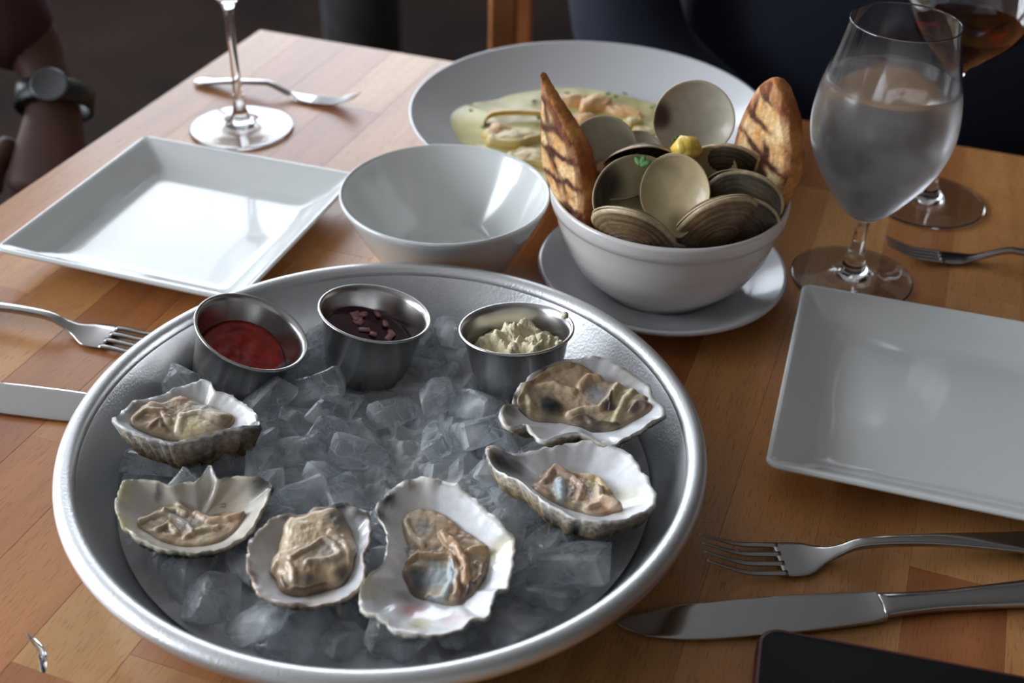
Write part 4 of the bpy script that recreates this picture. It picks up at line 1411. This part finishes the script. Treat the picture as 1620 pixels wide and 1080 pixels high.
clam('closed greenish brown clam lying at the front left against the bowl rim',
     [(1000, 364, .0790, (.22, .90, -.34), (.86, -.42, .1), .0262, 6.6, dict(outside=OUTA, depth=.42)),
      (1000, 359, .0800, (-.23, -.91, .31), (.86, -.42, .1), .0258, 6.9, dict(outside=OUTB, depth=.30))])
clam('brown clam at the front right with a tan lip sloping up to the right',
     [(1134, 350, .0800, (-.44, .80, -.38), (-.80, -.58, .1), .0270, 7.7, dict(outside=(lin((150, 120, 84)), lin((62, 48, 34))), depth=.46)),
      (1132, 344, .0815, (.44, -.82, .34), (-.80, -.58, .1), .0262, 7.9, dict(outside=OUTB, depth=.32))])
clam('grey ridged clam directly below the right toast slice',
     [(1176, 318, .086, (.05, .55, -.83), (-.1, -.9, -.3), .0225, 8.8, dict(outside=(lin((112, 98, 74)), lin((58, 52, 42))), depth=.50)),
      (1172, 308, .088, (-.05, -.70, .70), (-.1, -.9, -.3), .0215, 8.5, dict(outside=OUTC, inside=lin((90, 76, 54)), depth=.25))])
clam('dark ridged clam wedged lowest at the right side of the bowl',
     [(1180, 350, .077, (.0, .62, -.78), (-.1, -.9, -.3), .0190, 8.1, dict(outside=OUTC, depth=.50))])
clam('dark clam shell edge left of the right toast, brown-black inside and out',
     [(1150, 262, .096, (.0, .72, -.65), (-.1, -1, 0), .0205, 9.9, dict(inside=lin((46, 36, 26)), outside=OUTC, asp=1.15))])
clam('small grey clam shell tip showing between the back left clam and the arched one',
     [(1010, 238, .098, (.1, .25, 1), (0, -1, 0), .0135, 10.3, dict(inside=CIG, outside=OUTB))])

# orange clam body, potato cube, parsley
c = WP(972, 272, .096)
bm = bmesh.new(); bmesh.ops.create_icosphere(bm, subdivisions=4, radius=1)
for q in bm.verts: q.co *= 1 + .22 * fbm(q.co, 1.6, 4, 2)
bmesh.ops.scale(bm, vec=(.016, .010, .008), verts=bm.verts)
tag(from_bm('clam_meat', bm, M['clammeat'], loc=c), 'orange brown clam meat lying beside the tall toast', 'clam meat')
c = WP(1086, 236, .118)
bm = box(.0150, .0130, .0140, .0022, 3)
for q in bm.verts: q.co += q.co.normalized() * .0003 * fbm(q.co, 150, 3, 2)
o = from_bm('potato_cube', bm, M['potato'], loc=c)
o.rotation_euler = (.5, .25, .5)
tag(o, 'bright yellow potato cube on top of the clams', 'potato')


def leaf(c, s, rot, label):
    bm = bmesh.new()
    for k in range(3):
        a = (k - 1) * .9
        r = bmesh.ops.create_icosphere(bm, subdivisions=2, radius=1)
        bmesh.ops.scale(bm, vec=(s * .45, s * .9, s * .14), verts=r['verts'])
        bmesh.ops.translate(bm, vec=(0, s * .8, 0), verts=r['verts'])
        bmesh.ops.rotate(bm, cent=(0, 0, 0), matrix=Matrix.Rotation(a, 3, 'Z'), verts=r['verts'])
    o = from_bm('parsley_leaf', bm, M['herb'], loc=c)
    o.rotation_euler = rot
    return tag(o, label, 'parsley', 'parsley leaves on the clams')


leaf(WP(1013, 262, .112), .0042, (.9, 0, -.6), 'green parsley leaf on the arched clam left of centre')
leaf(WP(1073, 226, .118), .0028, (.9, 0, .4), 'green parsley leaf behind the yellow potato cube')


# ------------------------------------------------------------------ toast
def toast(label, base, tip, face, Wd, T, seed, sharp=.55, lean=0.0, char=.4):
    """slice from base to tip (world points), flat face turned to 'face' (right, up, towards viewer)"""
    t = (EYE - (base + tip) / 2).normalized()
    r = Vector((0, 0, 1)).cross(t).normalized(); u = t.cross(r).normalized()
    Yd = (tip - base).normalized()
    Z = (face[0] * r + face[1] * u + face[2] * t).normalized()
    Xd = Yd.cross(Z).normalized(); Z = Xd.cross(Yd).normalized()
    L = (tip - base).length
    n = 96
    O = []
    for k in range(n):
        a = 2 * math.pi * k / n
        y = math.sin(a); x = math.cos(a)
        w = (1 - abs(y) ** 2) ** .0
        xx = x * (1 - sharp * max(0, y) ** 1.15) * (1 - .45 * max(0, -y) ** 1.5)
        O.append(np.array((xx * Wd / 2, y * L / 2)))
    V, Cl, Fc = [], [], []
    lite, gold, brn, blk = [np.array(lin(q)) for q in ((250, 222, 168), (214, 152, 84), (146, 70, 26), (30, 15, 8))]
    def colr(p, side, s):
        nz = .5 + .7 * fbm((p[0], p[1]), 70, 4, seed)
        c = lite * (1 - nz) + gold * nz
        ph = (p[1] * .85 + p[0] * .55) * 2 * math.pi / .0145 + 1.6 * noise.noise(Vector((p[0] * 90, p[1] * 60, seed)))
        st = max(0, math.sin(ph)) ** 2.5 * (0.55 + .9 * noise.noise(Vector((p[0] * 50, p[1] * 50, seed + 3)))) + char * max(0, fbm((p[0] * 1.6, p[1] * .5), 60, 3, seed + 5)) * 1.6
        st = min(1, max(0, st * 2.4))
        dk = min(1, max(0, st * 1.5 - .3)); c = c * (1 - st) + (brn * (1 - .75 * dk) + blk * .75 * dk) * st
        if side == 'edge':
            e = .5 + .8 * fbm((p[0] * .3, p[1]), 60, 4, seed + 8)
            e = min(1, max(0, e))
            c = brn * e + gold * (1 - e)
        elif s > .86:
            c = c * .45 + brn * .55
        return np.clip(c, 0, 1)
    rings = 22
    def face_side(sgn):
        off = len(V)
        V.append((0, 0, sgn * T / 2)); Cl.append(colr((0, 0), 'f', 0))
        for i in range(1, rings + 1):
            s = i / rings
            for k in range(n):
                p = O[k] * s
                z = sgn * (T / 2 * (1 - .62 * max(0, p[1] / (L / 2)) ** 2 * sharp) * (1 - .25 * s ** 8) + .0007 * fbm((p[0], p[1]), 220, 4, seed + sgn))
                V.append((p[0], p[1], z)); Cl.append(colr(p, 'f', s))
        return off
    a0 = face_side(1); b0 = face_side(-1)
    for off, fl in ((a0, 1), (b0, -1)):
        for k in range(n):
            q = (off, off + 1 + k, off + 1 + (k + 1) % n); Fc.append(q if fl > 0 else q[::-1])
        for i in range(rings - 1):
            for k in range(n):
                j = (k + 1) % n; a = off + 1 + i * n
                q = (a + k, a + n + k, a + n + j, a + j); Fc.append(q if fl > 0 else q[::-1])
    prev = a0 + 1 + (rings - 1) * n
    for zz, bul in ((.33, 1.035), (.1, 1.06), (-.1, 1.06), (-.33, 1.035)):
        cur = len(V)
        for k in range(n):
            p = O[k] * bul
            nz = .0006 * fbm((O[k][0], O[k][1]), 200, 3, seed + zz)
            V.append((p[0] + nz, p[1] + nz, zz * T * (1 - .62 * max(0, O[k][1] / (L / 2)) ** 2 * sharp))); Cl.append(colr(O[k] + np.array((zz * T, 0)), 'edge', 1))
        for k in range(n):
            j = (k + 1) % n
            Fc.append((prev + k, cur + k, cur + j, prev + j))
        prev = cur
    bb = b0 + 1 + (rings - 1) * n
    for k in range(n):
        j = (k + 1) % n
        Fc.append((prev + k, bb + k, bb + j, prev + j))
    o = mesh('toast_slice', V, Fc, M['toast'], col=Cl)
    mm = Matrix((Xd, Yd, Z)).transposed().to_4x4()
    mm.translation = (base + tip) / 2
    o.matrix_world = mm
    return tag(o, label, 'toast', 'grilled toast slices in the clam bowl')


toast('tall pointed grilled toast slice standing at the left side of the clam bowl', WP(924, 345, .072) - (WP(861, 122, .147) - WP(924, 345, .072)) * .14, WP(861, 122, .147), (-.84, .05, .54), .038, .0175, 2.0, sharp=.97, char=.5)
toast('broad charred grilled toast slice standing at the right side of the clam bowl', WP(1206, 330, .072) - (WP(1228, 130, .150) - WP(1206, 330, .072)) * .16, WP(1228, 130, .150), (-.60, .12, .79), .046, .0180, 5.0, sharp=.22, char=1.0)

# ------------------------------------------------------------------ people, chair, bin
def skin_body(name, joints, bones, mat, parent, sub=2):
    me = bpy.data.meshes.new(name)
    me.from_pydata([j[:3] for j in joints], bones, [])
    me.materials.append(mat)
    o = bpy.data.objects.new(name, me)
    link(o, parent)
    md = o.modifiers.new('skin', 'SKIN')
    md.use_smooth_shade = True
    for i, j in enumerate(joints):
        r = j[3]
        me.skin_vertices[0].data[i].radius = (r if not hasattr(r, '__len__') else r[0], r if not hasattr(r, '__len__') else r[1])
    me.skin_vertices[0].data[0].use_root = True
    s = o.modifiers.new('sub', 'SUBSURF'); s.levels = sub; s.render_levels = sub
    return o


def head(parent, c, skinm, hairm, yaw):
    """head with brow, eyes, nose, mouth, ears and hair; local -y is the face"""
    h = bpy.data.objects.new('head', None); link(h, parent); h.location = c; h.rotation_euler.z = yaw
    bm = bmesh.new(); bmesh.ops.create_uvsphere(bm, u_segments=32, v_segments=24, radius=1)
    for v in bm.verts:
        x, y, z = v.co
        k = 1 - .22 * max(0, -z) ** 1.5
        v.co = (x * .076 * k, y * .095 * (k if y > 0 else 1 - .1 * max(0, -z)), z * .115)
        if y < -.5: v.co.y += -.016 * math.exp(-((x / .16) ** 2 + ((z + .05) / .22) ** 2)) - .008 * math.exp(-((x / .3) ** 2 + ((z + .5) / .1) ** 2)) + .010 * math.exp(-(((abs(x) - .38) / .16) ** 2 + ((z - .08) / .12) ** 2))
    from_bm('face', bm, skinm, h)
    bm = bmesh.new(); bmesh.ops.create_uvsphere(bm, u_segments=32, v_segments=24, radius=1)
    for v in bm.verts:
        x, y, z = v.co
        v.co = (x * .084, y * .1 + .012, z * .105 + .022)
        if y < -.3 and z < .45: v.co.y = max(v.co.y, -.03); v.co *= .92
    from_bm('hair', bm, hairm, h)
    for s in (-1, 1):
        bm = bmesh.new(); bmesh.ops.create_icosphere(bm, subdivisions=3, radius=.012, matrix=Matrix.Translation((s * .031, -.080, .006)))
        from_bm('eye', bm, simple('eye_white', (.6, .58, .55), rough=.2), h)
        bm = bmesh.new(); bmesh.ops.create_icosphere(bm, subdivisions=3, radius=1)
        bmesh.ops.scale(bm, vec=(.010, .018, .03), verts=bm.verts); bmesh.ops.translate(bm, vec=(s * .079, .008, -.008), verts=bm.verts)
        from_bm('ear', bm, skinm, h)


# person on the left: dark arm with a wrist watch, hand resting on the lap
pl = tag(empty('person', (-.78, .95, FZ)), 'person at left in dark red sleeve, wrist watch on, hand resting below the table edge', 'person')
def L_(x, y, z): return (x + .78, y - .95, z - FZ)
wr = EYE + (((85 - 810) * RT - (178 - 540) * UP + F * fw).normalized()) * 1.22     # wrist
hd = EYE + (((78 - 810) * RT - (262 - 540) * UP + F * fw).normalized()) * 1.20     # knuckles
el = EYE + (((-60 - 810) * RT - (-120 - 540) * UP + F * fw).normalized()) * 1.30   # elbow
adir = (hd - wr).normalized()
side = adir.cross(Vector((0, 0, 1))).normalized()
J = [(*L_(*(wr - adir * .035)), (.027, .023)), (*L_(*wr), (.026, .020)), (*L_(*(wr + adir * .03)), (.034, .020)), (*L_(*(wr + adir * .060)), (.040, .019)), (*L_(*(wr + adir * .085)), (.040, .017)),
     (*L_(*(el * .55 + wr * .45)), (.038, .036)), (*L_(*el), (.042, .042))]
E_ = [(0, 1), (1, 2), (2, 3), (3, 4), (0, 5), (5, 6)]
arm = skin_body('forearm_and_hand', J, E_, M['skin'], pl)
down = Vector((0, 0, -1)); tow = (EYE - hd).normalized()
for k in range(4):
    b0 = wr + adir * .078 + side * (k - 1.5) * .019
    ln = (.075, .085, .08, .062)[k]
    p1 = b0 + adir * ln * .42 + down * .004; p2 = p1 + adir * ln * .20 - tow * ln * .22; p3 = p2 - tow * ln * .2
    skin_body('finger', [(*L_(*b0), .0095), (*L_(*p1), .009), (*L_(*p2), .008), (*L_(*p3), .0068)], [(0, 1), (1, 2), (2, 3)], M['skin'], pl, 1)
b0 = wr + adir * .025 + side * .034
skin_body('thumb', [(*L_(*b0), .012), (*L_(*(b0 + adir * .03 + side * .016)), .011), (*L_(*(b0 + adir * .058 + side * .014)), .009)], [(0, 1), (1, 2)], M['skin'], pl, 1)
# shirt sleeve, torso, trousers
sh = Vector((-.93, 1.28, .40))
skin_body('shirt', [(*L_(-.98, 1.10, -.22), (.16, .12)), (*L_(-1.0, 1.12, .05), (.15, .11)), (*L_(-1.02, 1.12, .30), (.17, .11)), (*L_(-1.02, 1.12, .44), (.07, .06)),
          (*L_(-.99, 1.30, .33), (.062, .062)), (*L_(*(sh * .45 + el * .55)), (.052, .052)), (*L_(*el), (.050, .050)), (*L_(*(el * .22 + wr * .78)), (.040, .038)), (*L_(-1.02, .93, .33), (.06, .06)), (*L_(-.98, .84, .10), (.05, .05)), (*L_(-.90, .80, -.12), (.042, .042))],
          [(0, 1), (1, 2), (2, 3), (2, 4), (4, 5), (5, 6), (6, 7), (2, 8), (8, 9), (9, 10)], M['shirt'], pl)
skin_body('trousers', [(*L_(-1.0, 1.10, -.27), (.15, .12)), (*L_(-.88, 1.20, -.30), (.09, .085)), (*L_(-.58, 1.15, -.30), (.07, .07)), (*L_(-.56, 1.15, -.66), (.055, .055)),
          (*L_(-.88, .98, -.30), (.09, .085)), (*L_(-.60, .93, -.30), (.07, .07)), (*L_(-.58, .93, -.66), (.055, .055))], [(0, 1), (1, 2), (2, 3), (0, 4), (4, 5), (5, 6)], M['navy'], pl)
skin_body('neck', [(*L_(-1.02, 1.12, .42), (.055, .055)), (*L_(-1.0, 1.11, .52), (.052, .052))], [(0, 1)], M['skin'], pl)
head(pl, L_(-.99, 1.10, .62), M['skin'], M['hair'], math.radians(75))
for s in (0, 1):
    bm = bmesh.new(); bmesh.ops.create_uvsphere(bm, u_segments=20, v_segments=12, radius=1)
    for v in bm.verts: v.co = (v.co.x * .13, v.co.y * .045, max(v.co.z, -.6) * .05)
    from_bm('shoe', bm, M['blackcloth'], pl, loc=L_(-.53, 1.15 - .22 * s, FZ + .031))
# the watch
wq = adir.to_track_quat('Z', 'Y')
V, Fc = lathe([(.0335, -.011), (.0352, -.010), (.0352, .010), (.0335, .011), (.0325, .009), (.0325, -.009), (.0335, -.011)], 48)
V = [(x, y * .86, z) for x, y, z in V]
ws = mesh('watch_strap', V, Fc, M['watch'], pl, loc=L_(*(wr - adir * .012)))
ws.rotation_mode = 'QUATERNION'; ws.rotation_quaternion = wq
wc = (EYE - wr).normalized()
n_ = (Vector((0.0, 0, .8)) + wc * .6); n_ = (n_ - adir * n_.dot(adir)).normalized()
V, Fc = lathe([(0, 0), (.016, 0), (.0165, .001), (.0165, .005), (.015, .0065), (.014, .006), (0, .006)], 48)
wf = mesh('watch_case', V, Fc, M['watchmetal'], pl, loc=L_(*(wr - adir * .012 + n_ * .029)))
wf.rotation_mode = 'QUATERNION'; wf.rotation_quaternion = n_.to_track_quat('Z', 'Y')

# person opposite, in dark navy
pr = tag(empty('person', (.42, 1.35, FZ)), 'person in dark navy clothes sitting across the table behind the plates', 'person')
def R_(x, y, z): return (x - .42, y - 1.35, z - FZ)
skin_body('sweater', [(*R_(.46, 1.30, -.24), (.34, .16)), (*R_(.46, 1.31, -.06), (.34, .16)), (*R_(.46, 1.36, .14), (.28, .14)), (*R_(.46, 1.42, .34), (.20, .11)), (*R_(.47, 1.44, .46), (.07, .06)),
          (*R_(.24, 1.41, .36), (.070, .070)), (*R_(.12, 1.33, .16), (.070, .070)), (*R_(.10, 1.22, -.03), (.065, .065)), (*R_(.27, 1.12, -.12), (.045, .045)),
          (*R_(.70, 1.42, .36), (.070, .070)), (*R_(.82, 1.34, .16), (.070, .070)), (*R_(.82, 1.22, -.03), (.065, .065)), (*R_(.62, 1.06, -.12), (.045, .045))],
          [(0, 1), (1, 2), (2, 3), (3, 4), (3, 5), (5, 6), (6, 7), (7, 8), (3, 9), (9, 10), (10, 11), (11, 12)], M['blackcloth'], pr)
skin_body('jeans', [(*R_(.47, 1.30, -.33), (.30, .13)), (*R_(.34, 1.24, -.29), (.14, .10)), (*R_(.24, .98, -.30), (.09, .08)), (*R_(.22, .96, -.66), (.06, .06)),
          (*R_(.60, 1.20, -.29), (.14, .10)), (*R_(.56, .94, -.30), (.09, .08)), (*R_(.55, .92, -.66), (.06, .06))], [(0, 1), (1, 2), (2, 3), (0, 4), (4, 5), (5, 6)], M['navy'], pr)
skin_body('neck', [(*R_(.48, 1.47, .44), (.055, .055)), (*R_(.48, 1.45, .54), (.052, .052))], [(0, 1)], M['skin'], pr)
head(pr, R_(.48, 1.43, .64), M['skin'], M['hair'], 0.0)
for s in (-1, 1):
    w0 = Vector((.45 + s * .15, 1.105 if s < 0 else 1.045, -.13)); dr = Vector((-s * .9, -.35, -.05)).normalized()
    sd = dr.cross(Vector((0, 0, 1))).normalized() * (1)
    skin_body('hand', [(*R_(*w0), (.025, .018)), (*R_(*(w0 + dr * .03)), (.034, .018)), (*R_(*(w0 + dr * .07)), (.038, .016))], [(0, 1), (1, 2)], M['skin'], pr)
    for k in range(4):
        b0 = w0 + dr * .07 + sd * (k - 1.5) * .018
        skin_body('finger', [(*R_(*b0), .009), (*R_(*(b0 + dr * .035)), .0085), (*R_(*(b0 + dr * .055 - Vector((0, 0, .015)))), .0072)], [(0, 1), (1, 2)], M['skin'], pr, 1)
    b0 = w0 + dr * .02 + sd * .03
    skin_body('thumb', [(*R_(*b0), .011), (*R_(*(b0 + dr * .03 + sd * .015)), .0095)], [(0, 1)], M['skin'], pr, 1)
    bm = bmesh.new(); bmesh.ops.create_uvsphere(bm, u_segments=20, v_segments=12, radius=1)
    for v in bm.verts: v.co = (v.co.x * .045, v.co.y * .13, max(v.co.z, -.6) * .05)
    from_bm('shoe', bm, M['blackcloth'], pr, loc=R_(.40 + s * .155, 1.02, FZ + .031))

# wooden chair of the person opposite: its front-left upright shows between plate and bin
ch = tag(empty('wooden_chair', (.44, 1.62, FZ)), 'reddish wooden chair under the person across, one upright showing above the big plate', 'chair')
for x, y, z0, z1, nm in ((-.462, -.12, 0, .86, 'arm_post'), (.40, -.12, 0, .86, 'arm_post'), (-.44, .22, 0, 1.0, 'back_post'), (.40, .22, 0, 1.0, 'back_post')):
    from_bm(nm, box(.036, .036, z1 - z0, .004, c=(x, y, (z0 + z1) / 2)), M['chairwood'], ch, smooth=False)
from_bm('seat', box(.86, .38, .035, .008, c=(-.03, .04, .30)), M['chairwood'], ch, smooth=False)
for z in (.62, .74, .88):
    from_bm('back_slat', box(.80, .02, .07, .004, c=(-.02, .22, z)), M['chairwood'], ch, smooth=False)

# grey metal bin on the floor beyond the table
bn = tag(empty('metal_bin', (-.37, 2.75, FZ)), 'grey cylindrical metal bin on the floor beyond the far table edge', 'bin')
mesh('bin_body', *lathe([(0, 0), (.085, 0), (.09, .004), (.092, .42), (.095, .425), (.095, .435), (.088, .435), (.088, .03), (0, .03)], 64), M['bin'], bn)
mesh('bin_rim', *lathe([(.0952 + .005 * math.cos(a), .432 + .005 * math.sin(a)) for a in np.linspace(0, 2 * math.pi, 11)], 64), M['bin'], bn)

# a wet streak left on the table at the near left corner
sp_ = [(42, 1000), (56, 1010), (68, 1024), (74, 1040), (72, 1062), (64, 1062), (64, 1042), (56, 1026), (46, 1012)]
P = [WP(a, b, 0) for a, b in sp_]; c = sum(P, Vector()) / len(P)
tag(poly_body('water_streak', [(q.x - c.x, q.y - c.y) for q in P], lambda p, s: .00025 * max(0, 1 - s * s) ** .5 + .00005, M['water'], n=48, rings=8, base=.00002, loc=(c.x, c.y, 0)),
    'small clear wet streak on the bare wood at the bottom left', 'water')
